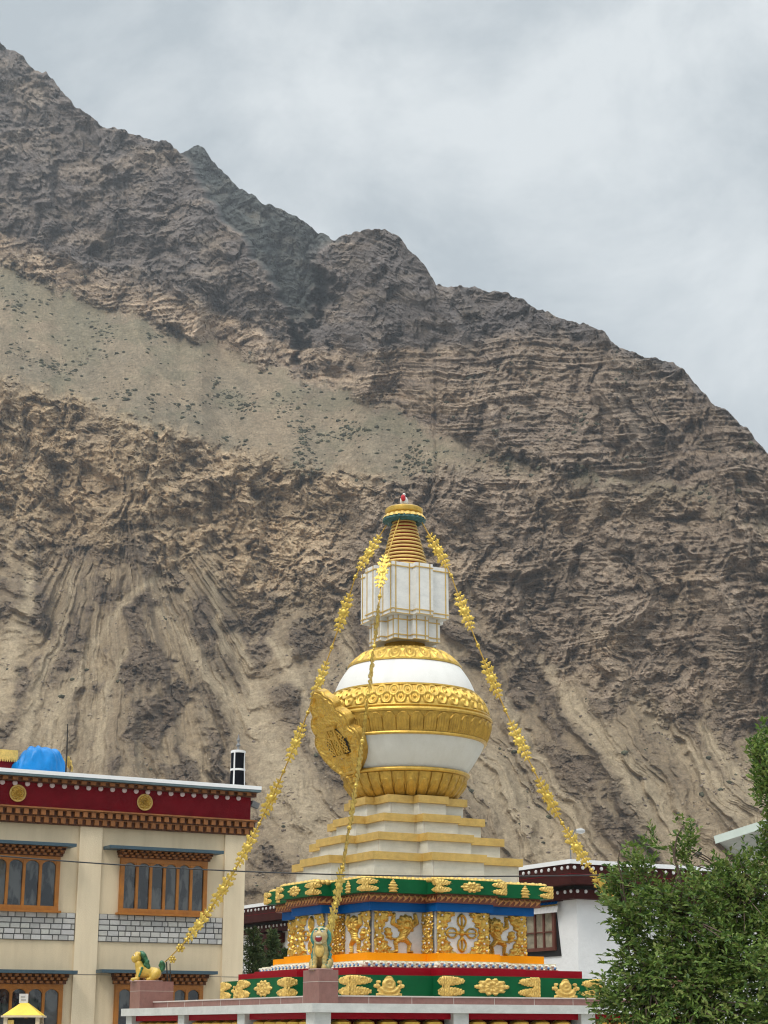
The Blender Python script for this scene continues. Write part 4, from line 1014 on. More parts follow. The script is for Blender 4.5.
b = MB(); brackets(b, SL, .17, z_rf0-.11, z_rf0-.004, .20, 1, .24, -.11); part(b, 'rafter_cornice', [M['bracket'], M['bracket_gap_shade']])
b = MB(); b.box(SL,.215,-.42,11.4,z_rf0,z_rf0+.055); rs_ = part(b, 'roof_slab', M['tealedge'])
b = MB(); b.box(SL,.22,-.425,11.4,z_rf0+.055,z_rf1+.035); part(b, 'white_roof_edge', M['roofwhite'], rs_)
# a row of pale discs and gold medallions on the frieze
s_d0, zd = fac(100.6, 788.8, .12); s_d1, _ = fac(112.5, 789.8, .12); pit = s_d1-s_d0; first = None
for i in range(-19, 13):
    s_ = s_d0+pit*i
    if s_ > .05: continue
    if first is None:
        b = MB(); b.lathe([(.052,0),(.062,.01),(.06,.03),(.045,.042),(.002,.046)], 16); first = part(b, 'pale_disc', M['disc'], fr_, True); d = first
    else: d = first.copy(); COL.objects.link(d); d.parent = fr_
    d.matrix_local = Matrix.Translation((s_,-.11,zd)) @ Matrix.Rotation(math.pi/2, 4, 'X')
for px in (17.6, 144.6):
    s_, zm = fac(px, 793.3 if px < 50 else 802.4, .12); b = MB()
    mm = Matrix.Translation((s_,-.111,zm)) @ Matrix.Rotation(math.pi/2, 4, 'X')
    b.lathe([(.19,0),(.20,.02),(.205,.035),(.19,.045),(.172,.035),(.168,.018)], 32, mm); md = part(b, 'gold_medallion', M['gold_flat'], fr_, True)
    vs, fs = relief(lambda u, v: np.hypot(u, v)-.168, .34, .34, 36, .02, .02, .5, 3, lambda u, v: .02*np.cos(np.hypot(u,v)*75)*np.cos(np.arctan2(v,u)*8))
    b = MB(); b.add(vs, fs, mm @ Matrix.Translation((0,0,.016))); part(b, 'medallion_relief', M['gold_dull'], md, True)
# pilasters
for x0, x1 in ((75.5,98.2),(222.5,243.)):
    s0, s1 = fac(x0,912)[0], fac(x1,912)[0]; b = MB(); b.box(s0, min(s1,.0)+(.03 if s1 > -.02 else 0), -.06, -.001, 0, z_par0-.003); 
    part(b, 'pilaster', M['cream_lt'])
b = MB(); s0 = fac(-52,912)[0]; b.box(s0-.45,s0,-.06,-.001,0,z_par0-.003); part(b, 'pilaster', M['cream_lt'])
# string line between the storeys
b = MB(); zz = fac(88, 975)[1]; b.box(SL, .012, -.064, -.0605, zz, zz+.012); part(b, 'string_line', M['mortar'])
# panels of dressed stone blocks
def stone_panel(s0, s1, z0, z1, seed):
    rr = random.Random(seed); b = MB(); b.box(s0, s1, -.020, -.002, z0, z1); pn = part(b, 'stone_panel', M['mortar'])
    V_, Q_, C_ = [], [], []
    rows = 5; h = (z1-z0)/rows
    for r_ in range(rows):
        x = s0
        while x < s1-.02:
            w_ = rr.uniform(.20,.29) if rr.random() < .9 else rr.uniform(.13,.18)
            x1 = min(x+w_, s1)
            if s1-x1 < .07: x1 = s1
            g_ = .009; c = rr.choice([.50,.46,.43,.53,.40]); col = (c*rr.uniform(1.0,1.03), c*.985, c*rr.uniform(.90,.96)); e_ = .008
            zb, zt = z0+r_*h+g_, z0+(r_+1)*h-g_; y = -.036-rr.random()*.010; o = len(V_)
            V_ += [(x+g_,-.020,zb),(x1-g_,-.020,zb),(x1-g_,-.020,zt),(x+g_,-.020,zt),(x+g_+e_,y,zb+e_),(x1-g_-e_,y+rr.uniform(-.004,.004),zb+e_),(x1-g_-e_,y,zt-e_),(x+g_+e_,y+rr.uniform(-.004,.004),zt-e_)]
            Q_ += [(o+4,o+5,o+6,o+7),(o,o+1,o+5,o+4),(o+1,o+2,o+6,o+5),(o+2,o+3,o+7,o+6),(o+3,o,o+4,o+7)]
            C_ += [col]*8; x = x1
    np_mesh('stone_brick', V_, Q_, M['stone'], False, C_, pn)
zt, zb = fac(60,912.6)[1], fac(60,940.6)[1]
stone_panel(fac(-52,912)[0]+.0, fac(75.3,912)[0]-.004, zb, zt, 3); stone_panel(fac(98.4,912)[0]+.004, fac(222.4,912)[0]-.004, zb, zt, 4)
# windows
def win(pl, pr, ptop, pbot, n, can, pcr):
    """frame from pixel columns pl..pr; the canopy above it reaches the columns of can"""
    s0, s1 = fac(pl,(ptop+pbot)/2)[0], fac(pr,(ptop+pbot)/2)[0]; zt, zb = fac(pr,ptop)[1], fac(pr,pbot)[1]
    b = MB(); W_ = s1-s0; fw = .075; tr = .17
    pit = (W_-2*fw)/n; mw = .066
    xs = [s0+fw+pit*i for i in range(n+1)]
    # board with arched lights: each light a hole between posts, with an arched head
    b.box(s0, s1, -.10, .02, zt-tr+.06, zt); b.box(s0, s1, -.12, .02, zb, zb+.10); b.box(s0-.06, s1+.06, -.16, .0, zb-.05, zb-.001)
    for i, x in enumerate(xs):
        a0, a1 = (s0, x+mw*.35) if i == 0 else ((x-mw*.35, s1) if i == n else (x-mw/2, x+mw/2))
        b.box(a0, a1, -.095-.004*(i%2), .02, zb+.10, zt-tr+.058)
    for i in range(n):                           # arched heads
        x0, x1 = xs[i]+(mw*.35 if i == 0 else mw/2), xs[i+1]-(mw*.35 if i == n-1 else mw/2); r_ = (x1-x0)/2; xc = (x0+x1)/2; zh = zt-tr+.058; k = 8
        for sg in (-1,1):
            pts = [(xc+sg*r_*math.cos(j*math.pi/2/k), zh-r_*.75+r_*.75*math.sin(j*math.pi/2/k)) for j in range(k+1)]
            vs = [(x,-.085,z) for x,z in pts]+[(xc+sg*r_,-.085,zh+.001)]+[(x,.0,z) for x,z in pts]+[(xc+sg*r_,.0,zh+.001)]
            m_ = len(pts)+1
            b.add(vs, [tuple(range(m_)), tuple(range(2*m_-1,m_-1,-1))]+[(j,(j+1)%m_,m_+(j+1)%m_,m_+j) for j in range(m_)])
    w_ = part(b, 'window', M['wood'])
    b = MB(); b.box(s0+.02, s1-.02, -.045, -.035, zb+.05, zt-.06); part(b, 'pane', M['glass'], w_)
    if can:
        c0, c1 = fac(can[0],pcr,.4)[0], fac(can[1],pcr,.4)[0]; zc = fac(can[1],pcr,.4)[1]
        b = MB(); brackets(b, s0-.05, s1+.05, zt+.004, zc-.075, .34, 3, .15); part(b, 'bracket_hood', [M['bracket'], M['bracket_gap_shade']], w_)
        b = MB(); b.box(c0, c1, -.46, -.001, zc-.075, zc); part(b, 'canopy', M['slate'], w_)
win(-31, 58, 857, 911, 5, (-50,76), 843.8)
win(118.7, 205.6, 862, 915.6, 6, (109,223), 851)
win(-28, 60.5, 984.5, 1046, 5, (-48,77), 970.6)
win(113, 201, 985.5, 1046, 6, (101,217), 971.3)
# ------------------------------------------------------------------ things on and by its roof
def on_roof(px, py, back):
    s_, z = fac(px, py, -back); return PB+EB*s_-NB*back+Vector((0,0,z_rf1+.03))
def tarp_tank():
    p = on_roof(38.5, 768, 1.4); rr = p.y/CP/F
    t = tag(empty('covered_tank', p, TB), 'rounded roof tank wrapped in a bright blue plastic sheet', 'tank')
    V_, Q_ = [], []; nu, nv = 96, 30
    for j in range(nv+1):
        for i in range(nu):
            a = 2*math.pi*i/nu; t_ = j/nv; e_ = t_*math.pi/2
            rad = .66*(max(0.,math.cos(e_))**.38 if t_ < 1 else 0)
            lump = 1+.05*math.sin(a*3+1)+.055*math.sin(a*11+3*t_)*(t_*.8+.25)*(.6+.4*math.sin(a*2))+.035*math.sin(a*19+5*t_+2)*(.3+t_)+.03*math.sin(a*6-9*t_)
            x, y = rad*lump*math.cos(a)*1.0, rad*lump*math.sin(a)*.85
            z = .80*math.sin(e_)**.85*(1-.26*sstep(-.28,-.46,np.array(x)))*(1+.05*math.sin(a*5+x*9)+.03*math.sin(x*21+y*14))
            V_.append((x, y, float(z)))
    for j in range(nv):
        for i in range(nu): Q_.append((j*nu+i, j*nu+(i+1)%nu, (j+1)*nu+(i+1)%nu, (j+1)*nu+i))
    b = MB(); b.add(V_, Q_); part(b, 'plastic_sheet', M['tarp'], t, True)
    b = MB(); b.tube([(.66*math.cos(a),.57*math.sin(a),.16+.01*math.sin(5*a)) for a in np.linspace(0,2*math.pi,41)], .012, 6); part(b, 'tie_rope', M['slate'], t)
    return t
tarp_tank()
p = on_roof(4, 768, 1.6); t = tag(empty('rooftop_cornice', p, TB), 'maroon roof parapet with golden fringe at the left edge of the photograph', 'parapet')
x1_ = (fac(16.5,760,-1.6)[0]-fac(4,768,-1.6)[0])
b = MB(); b.box(-4,x1_-.05,-.03,1,0,.50); part(b, 'maroon_wall', M['maroon'], t)
b = MB(); b.box(-4,x1_,-.10,1,.50,.74)
for i in range(70): b.lathe([(.028,.51),(.02,.46),(.002,.44)], 8, Matrix.Translation((x1_-.03-.057*i,-.10,0)))
part(b, 'golden_fringe', M['gold_pale'], t)
p = on_roof(66, 768, .7); b = MB(); b.tube([(0,0,0),(.0,0,.7),(-.015,0,1.36)], [.022,.02,.012], 8); o = b.build('iron_pole', M['iron']); o.location = p
tag(o, 'thin dark iron pole on the cream roof just right of the blue sheet', 'pole')
p = on_roof(61, 768, 1.8); b = MB(); rr = random.Random(2)
t = tag(empty('prayer_cloth', p, TB), 'crumpled faded cream and red cloth hanging by the iron pole', 'cloth')
V_, Q_ = [], []
for j in range(9):
    for i in range(13): V_.append((-.30+.05*i, .06*math.sin(i*1.3+j*.7), .42+.035*j+.05*math.sin(i*.8)-.25*abs(i/12-.75)))
for j in range(8):
    for i in range(12): Q_.append((j*13+i, j*13+i+1, j*13+14+i, j*13+13+i))
b.add(V_, Q_); part(b, 'faded_cloth', M['gold_pale'], t, True)
b = MB(); b.tube([(.24,0,-.02),(.24,0,.72)], .014, 6); part(b, 'stick', M['bark'], t)
# victory banner
p = on_roof(237.5, 781, .5); t = tag(empty('victory_banner', p, 0), 'black cloth cylinder with white bands and pale spire on the cream roof', 'banner')
b = MB(); b.lathe([(.185,0),(.19,.02),(.172,.42),(.165,.42),(.168,.80),(.15,.83),(.02,.85)], 32); bo = part(b, 'black_cylinder', M['ink'], t, True)
b = MB(); b.lathe([(.174,.405),(.182,.41),(.180,.445),(.172,.45)], 32); part(b, 'white_band', M['clothwhite'], bo)
b = MB(); b.lathe([(.170,.785),(.178,.79),(.176,.835),(.14,.845)], 32); part(b, 'white_band', M['clothwhite'], bo)
for k in range(4):
    a = -math.pi/2-.42+k*math.pi/2*1.02; b = MB()
    for j in range(9):
        pass
    V_ = []; Q_ = []
    for j in range(10):
        z = .02+.80*j/9; r_ = .193-.019*j/9
        for da in (-.10,.10): V_.append((r_*math.cos(a+da), r_*math.sin(a+da), z))
        for da in (.10,-.10): V_.append(((r_-.02)*math.cos(a+da), (r_-.02)*math.sin(a+da), z))
    for j in range(9):
        for q in range(4): Q_.append((j*4+q, j*4+(q+1)%4, j*4+4+(q+1)%4, j*4+4+q))
    b.add(V_, Q_); part(b, 'white_strip', M['clothwhite'], bo)
b = MB(); b.lathe([(.06,.845),(.03,.88),(.022,.92),(.055,.96),(.03,.99),(.018,1.02),(.045,1.07),(.02,1.12),(.004,1.20)], 16); part(b, 'finial', M['grey'], t, True)
t.scale = (1.08,1.08,1.2)
# small lamp under the eave
s_, z = fac(258.5, 803, .0); p = PB+EB*.13+Vector((0,0,z-.02)); t = tag(empty('flood_lamp', p, TB), 'small dark flood lamp under the roof corner of the cream building', 'lamp')
b = MB(); b.box(.0,.20,-.08,.06,-.07,.07, Matrix.Rotation(.35,4,'Y')); part(b, 'lamp_housing', M['grey'], t)
b = MB(); b.tube([(-.06,0,.05),(.06,0,.05)], .015, 6); part(b, 'lamp_arm', M['iron'], t)
# ------------------------------------------------------------------ yellow-roofed butter-lamp kiosk
p = at(24, 1016, 33); k_ = p.y/CP/F; p.z = 0
t = tag(empty('lamp_kiosk', p, R(4)), 'small kiosk with a bright yellow pyramid roof and dark openings by the cream building', 'kiosk')
ze = at(24,1015.5,33).z; za = at(24,1003.2,33).z; hw = 17.5*k_
b = MB(); b.prism([(hw,-hw),(hw,hw),(-hw,hw),(-hw,-hw)], ze, za, [(.07,-.07),(.07,.07),(-.07,.07),(-.07,-.07)]); rf = part(b, 'yellow_roof', M['yellow'], t)
b = MB(); b.prism([(hw+.02,-hw-.02),(hw+.02,hw+.02),(-hw-.02,hw+.02),(-hw-.02,-hw-.02)], ze-.035, ze-.002); part(b, 'roof_edge', M['cream_lt'], rf)
h2 = hw*.82
b = MB(); b.box(-h2+.03,h2-.03,-h2+.05,h2-.03,.0,ze-.05); part(b, 'painted_dark_core', M['black'], t)  # solid black block painted in for the shaded interior
for sx in (-1,1):
    for sy in (-1,1): b = MB(); b.box(sx*h2-.035,sx*h2+.035,sy*h2-.035,sy*h2+.035,0,ze-.036); part(b, 'post', M['cream_lt'], t)
b = MB(); b.box(-h2,h2,-h2-.02,-h2+.03,0,.9); part(b, 'front_panel', M['cream'], t)
b = MB(); b.box(-h2+.04,-h2+.15,-h2-.03,-h2+.02,ze-.20,ze-.08); part(b, 'notice', M['gold_pale'], t)
zs0 = za+.0; t2 = tag(empty('sign_box', p+Vector((-.02,0,zs0)), R(12)), 'small white box sign on top of the yellow kiosk roof', 'sign')
zs1 = at(24,993.8,33).z-za
b = MB(); b.box(-.085,.075,-.05,.05,.0,zs1); part(b, 'white_box', M['clothwhite'], t2)
b = MB(); b.box(.078,.086,-.04,.04,.03,zs1-.02); part(b, 'side_panel', M['grey'], t2)
b = MB(); b.box(-.06,.02,-.054,-.051,zs1*.62,zs1*.70); b.box(-.05,.04,-.054,-.051,zs1*.30,zs1*.38); part(b, 'grey_marking', M['grey'], t2)
# ------------------------------------------------------------------ white temple with maroon eaves
TC = at(577.5, 930, 42.0); TC.z = 0                # nearest wall corner
tm = tag(empty('white_temple', TC, BETA), 'whitewashed temple with dark maroon dotted eaves and white roof edge behind the stupa', 'temple')
LF, LR = 22., 13.                                # along local +Y (left face) and local +X (right face)
def tz(px, py, e_):                              # height of an edge that overhangs by e_ at the corner
    q = TC+Matrix.Rotation(BETA,3,'Z') @ Vector((-e_,-e_,0)); return at(px, py, q.y).z
zw = tz(577,899,.05); zl1 = tz(578,889,.26); zu0 = tz(578,883.5,.5); zu1 = tz(577,863.5,.5); zcap = tz(577,859.2,.5)
tp = lambda b, n, m, p=tm, s=False: b.build(n, m, p, s)
b = MB(); b.box(0,LR,0,LF,-.1,zu0+.02); twl = tp(b, 'wall', M['whitewash'])
def rim(b, e0, z0, z1, inner=-.002):
    b.box(-e0,LR,-e0,inner,z0,z1); b.box(-e0,inner,inner,LF,z0,z1)
b = MB(); rim(b, .26, zw, zl1); low = tp(b, 'lower_eave', M['maroon_dk'])
b = MB(); rim(b, .16, zl1+.001, zu0-.001); tp(b, 'painted_eave_shade', M['black'])  # black strip paints in the shade between the two eaves
b = MB(); rim(b, .50, zu0, zu1); upe = tp(b, 'upper_eave', M['maroon_dk'])
b = MB(); rim(b, .505, (zu0+zu1)/2-.006, (zu0+zu1)/2+.006, -.3); tp(b, 'eave_batten', M['maroon'], upe)
b = MB(); b.box(-.54,LR,-.54,LF,zu1,zcap); tp(b, 'white_roof_edge', M['roofwhite'])
# round white beam ends in two rows: those in sight one by one
dm = MB(); dm.lathe([(.044,0),(.044,.02),(.034,.03),(.002,.032)], 10); bend = None
rows = [(zu1-.085, .50, upe), ((zw+zl1)/2+.06, .26, low)]
for zc_, e_, par in rows:
    for k in range(150):
        pos = [(-e_, -e_+.10+.54*(k//2)+.24*(k%2))] if True else []
        y = pos[0][1]; wpt = TC+Matrix.Rotation(BETA,3,'Z') @ Vector((-e_,y,zc_)); d_ = wpt.y*CP+(zc_-CZ)*SP; ppx = 384+F*wpt.x/d_
        if 243 < ppx < 300 or 515 < ppx:
            m = Matrix.Translation((-e_-.001,y,zc_)) @ Matrix.Rotation(-math.pi/2,4,'Y')
            if bend is None: bend = tp(dm, 'beam_end', M['clothwhite'], par, True); bend.matrix_local = m
            else: stamp(bend, par, m)
    for k in range(36):
        x = -e_+.10+.54*(k//2)+.24*(k%2)
        if x < 4.2: stamp(bend, par, Matrix.Translation((x,-e_-.001,zc_)) @ Matrix.Rotation(math.pi/2,4,'X'))
# window on the left face, in its black surround
def tface(px, py):                               # pixel -> (local y, z) on the left face
    n = Matrix.Rotation(BETA,3,'Z') @ Vector((-1,0,0)); u = Matrix.Rotation(BETA,3,'Z') @ Vector((0,1,0)); r = ray(px,py); c = Vector((0,0,CZ))
    p = c+r*((TC-c).dot(n)/r.dot(n)); return (p-TC).dot(u), p.z
ya, yb = tface(560.5,930)[0], tface(521,930)[0]; zb_, zt_ = tface(545,957)[1], tface(545,910)[1]
def quadbox(b, pts, x0, x1):                     # (y,z) outline between x0 and x1
    n = len(pts); vs = [(x0,y,z) for y,z in pts]+[(x1,y,z) for y,z in pts]
    b.add(vs, [tuple(range(n)), tuple(range(2*n-1,n-1,-1))]+[(i,(i+1)%n,n+(i+1)%n,n+i) for i in range(n)])
wd_ = yb-ya
b = MB(); quadbox(b, [(ya-.02,zb_),(yb+.02,zb_),(yb-.16,zt_+.12),(ya+.16,zt_+.12)], -.03, -.001); sr = tp(b, 'black_surround', M['black'])
y0_, y1_ = tface(556,930)[0], tface(527,930)[0]; zs_ = tface(545,949.5)[1]
b = MB()
for q in (0,.34,.64,1.): yy = y0_+(y1_-y0_)*q; b.box(-.085,-.031,yy-(.05 if q in (0,1.) else .028),yy+(.05 if q in (0,1.) else .028),zs_,zt_+.05)
for zz, hh_ in ((zs_,.08),(zs_+.40,.025),(zt_,.06)): b.box(-.080,-.0311,y0_-.06,y1_+.06,zz-hh_/2,zz+hh_/2)
wn = tp(b, 'window_frame', M['redbrown'], sr)
b = MB(); b.box(-.040,-.0312,y0_,y1_,zs_,zt_); tp(b, 'curtain_pane', M['curtain'], wn)
# pleated cloth valance over it
ym, zv1, zv0 = (ya+yb)/2, tface(556,902)[1], tface(556,913)[1]
for nm, m_, za_, zb2 in (('white_valance', M['clothwhite'], zv0, zv0+.62*(zv1-zv0)), ('gold_stripe', M['gold_flat'], zv0+.62*(zv1-zv0), zv0+.76*(zv1-zv0)), ('blue_stripe', M['blue'], zv0+.76*(zv1-zv0), zv1)):
    V_, Q_ = [], []; n = 90
    for i in range(n+1):
        y = ya-.12+(wd_+.24)*i/n; wv = .018*math.sin(i*.95)
        V_ += [(-.17+wv,y,za_),(-.13+wv*.5,y,zb2)]
    Q_ = [(2*i,2*i+2,2*i+3,2*i+1) for i in range(n)]
    b = MB(); b.add(V_, Q_); tp(b, nm, m_, sr, True)
b = MB(); b.box(-.16,-.001,ya-.14,yb+.14,zv1,zv1+.03); tp(b, 'canopy_board', M['maroon_dk'], sr)
# porch in the far part of the same face: dark posts, the doorway's shade painted as a flat black panel
yc0, yc1 = tface(282.5,940)[0], tface(262,940)[0]
b = MB(); b.box(-.02,-.001,yc0,yc1,0,zw-.003); pd = tp(b, 'painted_porch_shade', M['black'])
for yy in (yc0+.1, (yc0+yc1)/2, yc1-.1): b = MB(); b.box(-.22,-.021,yy-.12,yy+.12,0,zw-.35); b.box(-.24,-.021,yy-.3,yy+.3,zw-.35,zw-.05); tp(b, 'porch_post', M['maroon_dk'], pd)
# white floodlight above the roof corner
p = at(571,859,42.3); p.z = zcap; t = tag(empty('roof_floodlight', p, 0), 'white floodlight on a curved arm above the temple roof corner', 'floodlight')
q1 = at(572,836,42.3)-p; q2 = at(579.5,831,42.3)-p
b = MB(); b.tube([(0,0,0),(q1.x-.05,0,q1.z*.6),(q1.x,0,q1.z),(q2.x-.1,0,q2.z+.03),(q2.x,0,q2.z)], .017, 6); part(b, 'arm', M['grey'], t)
b = MB(); b.ball((q2.x+.02,0,q2.z), .08, 14, 10, (1.5,.8,.8), None); part(b, 'lamp_head', M['lampgrey'], t, True)
# ------------------------------------------------------------------ power cable
A_, B_ = at(-60, 850.5, 26.0), at(640, 874.0, 26.5)
b = MB(); pts = []
for i in range(61):
    s_ = i/60; p = A_.lerp(B_, s_); p.z -= 4*.16*s_*(1-s_); pts.append(p)
b.tube(pts, .010, 6); o = b.build('power_cable', M['cable']); tag(o, 'thin black power cable crossing in front of the cream building and the white steps', 'cable')
# ------------------------------------------------------------------ pale sheet roof seen past the tree
P1, P2, P3 = at(715,841,37), at(930,772.5,34), at(742,864,40.5); P4 = P2+(P3-P1)
t = tag(empty('sheet_roof_shed', (P1.x,P1.y,0)), 'shed with a pale green sheet roof tilting up behind the tree', 'shed')
o_ = Vector((P1.x,P1.y,0)); nrm = (P2-P1).cross(P3-P1).normalized(); nrm = nrm if nrm.z > 0 else -nrm
b = MB(); qs = [P1-o_,P2-o_,P4-o_,P3-o_]; b.add(qs+[q+nrm*.03 for q in qs], [(3,2,1,0),(4,5,6,7),(0,1,5,4),(1,2,6,5),(2,3,7,6),(3,0,4,7)]); part(b, 'sheet_roof', M['soffit'], t)
d12 = (P2-P1).normalized(); b = MB(); e1, e2 = P1-o_-nrm*.06, P2-o_-nrm*.06; ot = -(P3-P1).normalized()*.03
b.add([e1,e2,e2+nrm*.16,e1+nrm*.16]+[q+ot for q in (e1,e2,e2+nrm*.16,e1+nrm*.16)], [(0,1,2,3),(7,6,5,4),(0,4,5,1),(1,5,6,2),(2,6,7,3),(3,7,4,0)]); part(b, 'fascia', M['sheet'], t)
b = MB(); b.tube([P1-o_-nrm*.04, P3-o_-nrm*.04], .05, 6); part(b, 'edge_beam', M['bark'], t)
b = MB(); m3 = P3-o_; m4 = P4-o_; zt3 = min(m3.z, m4.z)-.25; b.add([(m3.x+.6,m3.y-.9,0),(m4.x,m4.y-.9,0),(m4.x,m4.y+2,0),(m3.x+.6,m3.y+2,0)]+[(m3.x+.6,m3.y-.9,zt3),(m4.x,m4.y-.9,zt3),(m4.x,m4.y+2,zt3),(m3.x+.6,m3.y+2,zt3)], [(3,2,1,0),(4,5,6,7),(0,1,5,4),(1,2,6,5),(2,3,7,6),(3,0,4,7)]); part(b, 'shed_wall', M['whitewash'], t)
# ------------------------------------------------------------------ trees
def leaf_cloud(name, centers, axes, cols, L_, Wd, parent, m, seed, droop=.25):
    """leaf blades: two quads folded along the midrib"""
    rg = np.random.default_rng(seed); n = len(centers)
    ax = axes/np.linalg.norm(axes, axis=1, keepdims=True)
    rnd = rg.normal(size=(n,3)); rnd[:,2] += .9; sd_ = np.cross(ax, rnd); sd_ /= np.linalg.norm(sd_, axis=1, keepdims=True)+1e-9; up = np.cross(sd_, ax)
    l = (L_*(.65+.6*rg.random(n)))[:,None]; w_ = l*Wd*(.8+.4*rg.random((n,1)))
    c = centers; mid = c+ax*l*.48-up*l*.03; tip = c+ax*l-np.array([0,0,1])*l*droop*.5
    a = mid+sd_*w_*.5+up*w_*.22; b_ = mid-sd_*w_*.5+up*w_*.22
    a0 = c+ax*l*.15+sd_*w_*.28; b0 = c+ax*l*.15-sd_*w_*.28
    V_ = np.stack([c, a0, a, tip, b_, b0, mid], 1).reshape(-1,3)
    o = np.arange(n)[:,None]*7
    Q_ = np.concatenate([o+np.array([[0,1,2,6]]), o+np.array([[6,2,3,3]])[:, :4]*1, o+np.array([[0,6,4,5]]), o+np.array([[6,3,4,4]])], 0)
    # triangles for the tips are written as two tris each
    T_ = np.concatenate([o+np.array([[0,1,2]]), o+np.array([[0,2,6]]), o+np.array([[6,2,3]]), o+np.array([[0,6,4]]), o+np.array([[0,4,5]]), o+np.array([[6,3,4]])], 0)
    C_ = np.array(cols)[rg.integers(0,len(cols),n)]*(.75+.5*rg.random((n,1)))
    return np_mesh(name, V_, T_, m, False, np.repeat(C_,7,0), parent)
def tree_tips(blobs, Y0, n, seed, dy=.9):
    rg = np.random.default_rng(seed); out = []; wsum = np.array([r*r2 for _,_,r,r2,_ in blobs], float); wsum /= wsum.sum()
    for k in rg.choice(len(blobs), n, p=wsum):
        x, y, r, r2, yo = blobs[k]; v = rg.normal(size=3); v /= np.linalg.norm(v); v *= rg.random()**.42
        p = at(x+v[0]*r, y+v[1]*r2, Y0+yo); p.y += v[2]*dy*r/60; out.append(p)
    return out
TY = 17.0
BL = [(700,1010,80,70,0),(660,960,48,50,.1),(640,905,36,28,.2),(690,905,48,34,0),(745,900,50,50,.1),(755,960,60,60,-.3),(625,985,26,34,.15),(628,930,16,24,.25),(645,862,17,20,.15),(683,852,12,20,.2),(728,884,26,18,.1),(790,878,34,20,0),
      (767,778,15,36,-.2),(778,832,18,26,-.1),(768,846,8,14,0),(790,768,40,56,-.2),(805,915,60,52,0),(660,1040,60,40,0),(612,900,14,14,.25),(605,1005,16,18,.2),(622,880,16,14,.2),(720,960,70,60,.4),(700,1090,90,60,.2),(800,1040,70,80,0),(760,753,10,16,-.2),(655,840,6,10,.2),(690,836,5,8,.2)]
base = at(742, 1030, TY+.15); base.z = 0
lt = tag(empty('leafy_tree', base), 'broad green leafy tree in front of the gallery at the right edge', 'tree')
tips = [p-base for p in tree_tips(BL, TY, 4800, 5)]
rg = np.random.default_rng(9)
fork = [Vector((-.10,.05,1.3)), Vector((.2,.1,1.5)), Vector((-.45,0,1.75)), Vector((.45,-.1,2.1)), Vector((-.15,.15,2.2)), Vector((-.8,.05,2.0)), Vector((-.55,.1,2.6)), Vector((.1,0,2.9)), Vector((.75,0,2.8)), Vector((-1.0,.1,2.45)), Vector((.55,-.1,3.5))]
b = MB()
b.tube([(0,0,-.05),(.03,.02,.5),(-.03,.03,1.0),(-.10,.05,1.3)], [.13,.105,.09,.075], 10)
for a_, c_, r0, r1 in ((0,1,.06,.045),(0,2,.055,.035),(1,3,.045,.03),(1,4,.045,.03),(2,5,.035,.022),(4,6,.03,.018),(4,7,.03,.02),(3,8,.03,.02),(5,9,.022,.014),(8,10,.025,.015)):
    p, q = fork[a_], fork[c_]; m_ = p.lerp(q,.5)+Vector((rg.normal()*.05,rg.normal()*.05,.05)); b.tube([p,m_,q], [r0,(r0+r1)/2,r1], 7)
for i, t_ in enumerate(tips):
    if i % 6: continue
    q = min(fork, key=lambda f: (f-t_).length); m_ = q.lerp(t_,.55)+Vector((rg.normal()*.03,rg.normal()*.03,.06)); b.tube([q,m_,t_], [.012,.008,.003], 4)
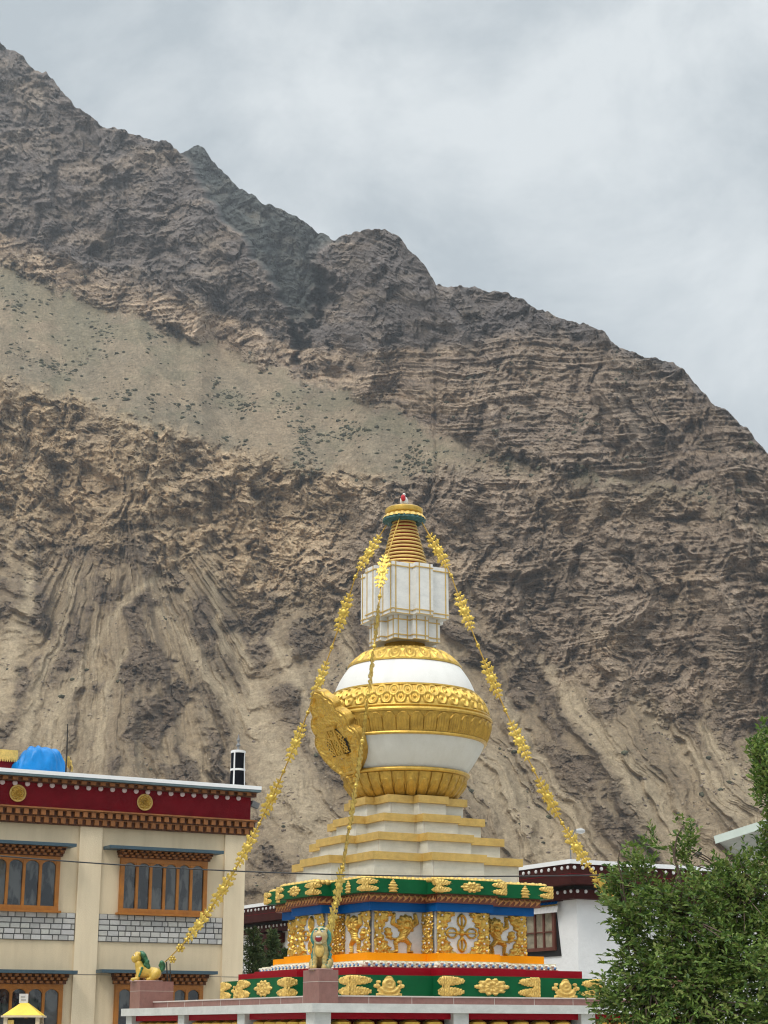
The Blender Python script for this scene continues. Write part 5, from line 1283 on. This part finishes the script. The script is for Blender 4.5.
# the bare upright limb that shows above the crown
e0 = [at(x,y,TY)-base for x,y in ((672,893),(679,872),(672,846),(680,838),(686,820))]
b.tube([fork[6],e0[0],e0[1],e0[2]], [.016,.014,.011,.007], 6)
e1 = [at(x,y,TY)-base for x,y in ((681,888),(678,872),(674,856),(677,836),(684,825))]; b.tube(e1, [.015,.013,.011,.008,.005], 6)
e2 = [at(x,y,TY)-base for x,y in ((622,880),(618,862),(620,850),(628,846))]; b.tube([fork[9]]+e2, [.012,.008,.006,.005,.003], 5)
part(b, 'trunk', M['bark'], lt, True)
extra = [at(x,y,TY)-base for x,y in ((676,822),(684,819),(690,824),(626,847),(634,846),(630,851),(668,848))]
for e_ in extra: tips += [e_]
cs, axs = [], []
for i, t_ in enumerate(tips):
    out_ = Vector((t_.x*.5, t_.y*.5, (t_.z-2.0)*.3)); out_ = out_.normalized() if out_.length > 1e-3 else Vector((0,0,1))
    tw = Vector((rg.normal()*.7, rg.normal()*.7, rg.normal()*.5+.25))+out_*.9; tw.normalize(); k = int(rg.integers(9, 16)) if i < 4800 else 5; L_ = .21 if i < 4800 else .08
    for j in range(k):
        f = j/(k-1); ph_ = j*2.4; side = Vector((math.cos(ph_), math.sin(ph_), .15)); a = tw*(.55+.5*f)+side*.75; a.z -= .12
        cs.append(t_+tw*L_*(f-.4)); axs.append(a)
leaf_cloud('crown', np.array([tuple(c) for c in cs]), np.array([tuple(a) for a in axs]), [(.115,.190,.030),(.085,.150,.027),(.15,.230,.042),(.055,.110,.022),(.21,.285,.065),(.17,.20,.05)], .062, .42, lt, M['leaf'], 21)
# two young conifers between the buildings
def conifer(px, ptop, Y, h, rad, seed, label):
    p = at(px, ptop, Y); ztop = p.z; rg = np.random.default_rng(seed)
    t = tag(empty('conifer', (p.x,p.y,0)), label, 'tree', 'young conifers between the buildings')
    b = MB(); b.tube([(0,0,0),(.01,0,ztop*.5),(0,0,ztop)], [.07,.045,.008], 7); part(b, 'trunk', M['bark'], t)
    cs, ax = [], []
    for k in range(430):
        f = rg.random()**.8; z = ztop-.03-f*h; a = rg.random()*2*math.pi; r = rad*(.12+.88*f**.75)*(.55+.5*rg.random())
        d = np.array([math.cos(a), math.sin(a), .45-.25*f]); n_ = 14
        for q in range(n_):
            s_ = (q+1)/n_; c = np.array([0,0,z])+d*r*s_; cs.append(c+rg.normal(size=3)*.015); ax.append(d*.8+rg.normal(size=3)*.65+np.array([0,0,.2]))
    leaf_cloud('crown', np.array(cs), np.array(ax), [(.075,.12,.04),(.10,.145,.048),(.05,.085,.034),(.125,.155,.06)], .13, .22, t, M['needle'], seed+1, .1)
conifer(253.5, 928, 47.5, 2.6, .72, 3, 'young dark green conifer standing directly beside the corner of the cream building')
conifer(272.5, 930, 48.5, 2.5, .62, 4, 'young olive green conifer before the dark temple porch, right of its neighbour')
conifer(287, 950, 46.5, 1.6, .4, 5, 'smallest young conifer before the white temple wall at the edge of the stupa')
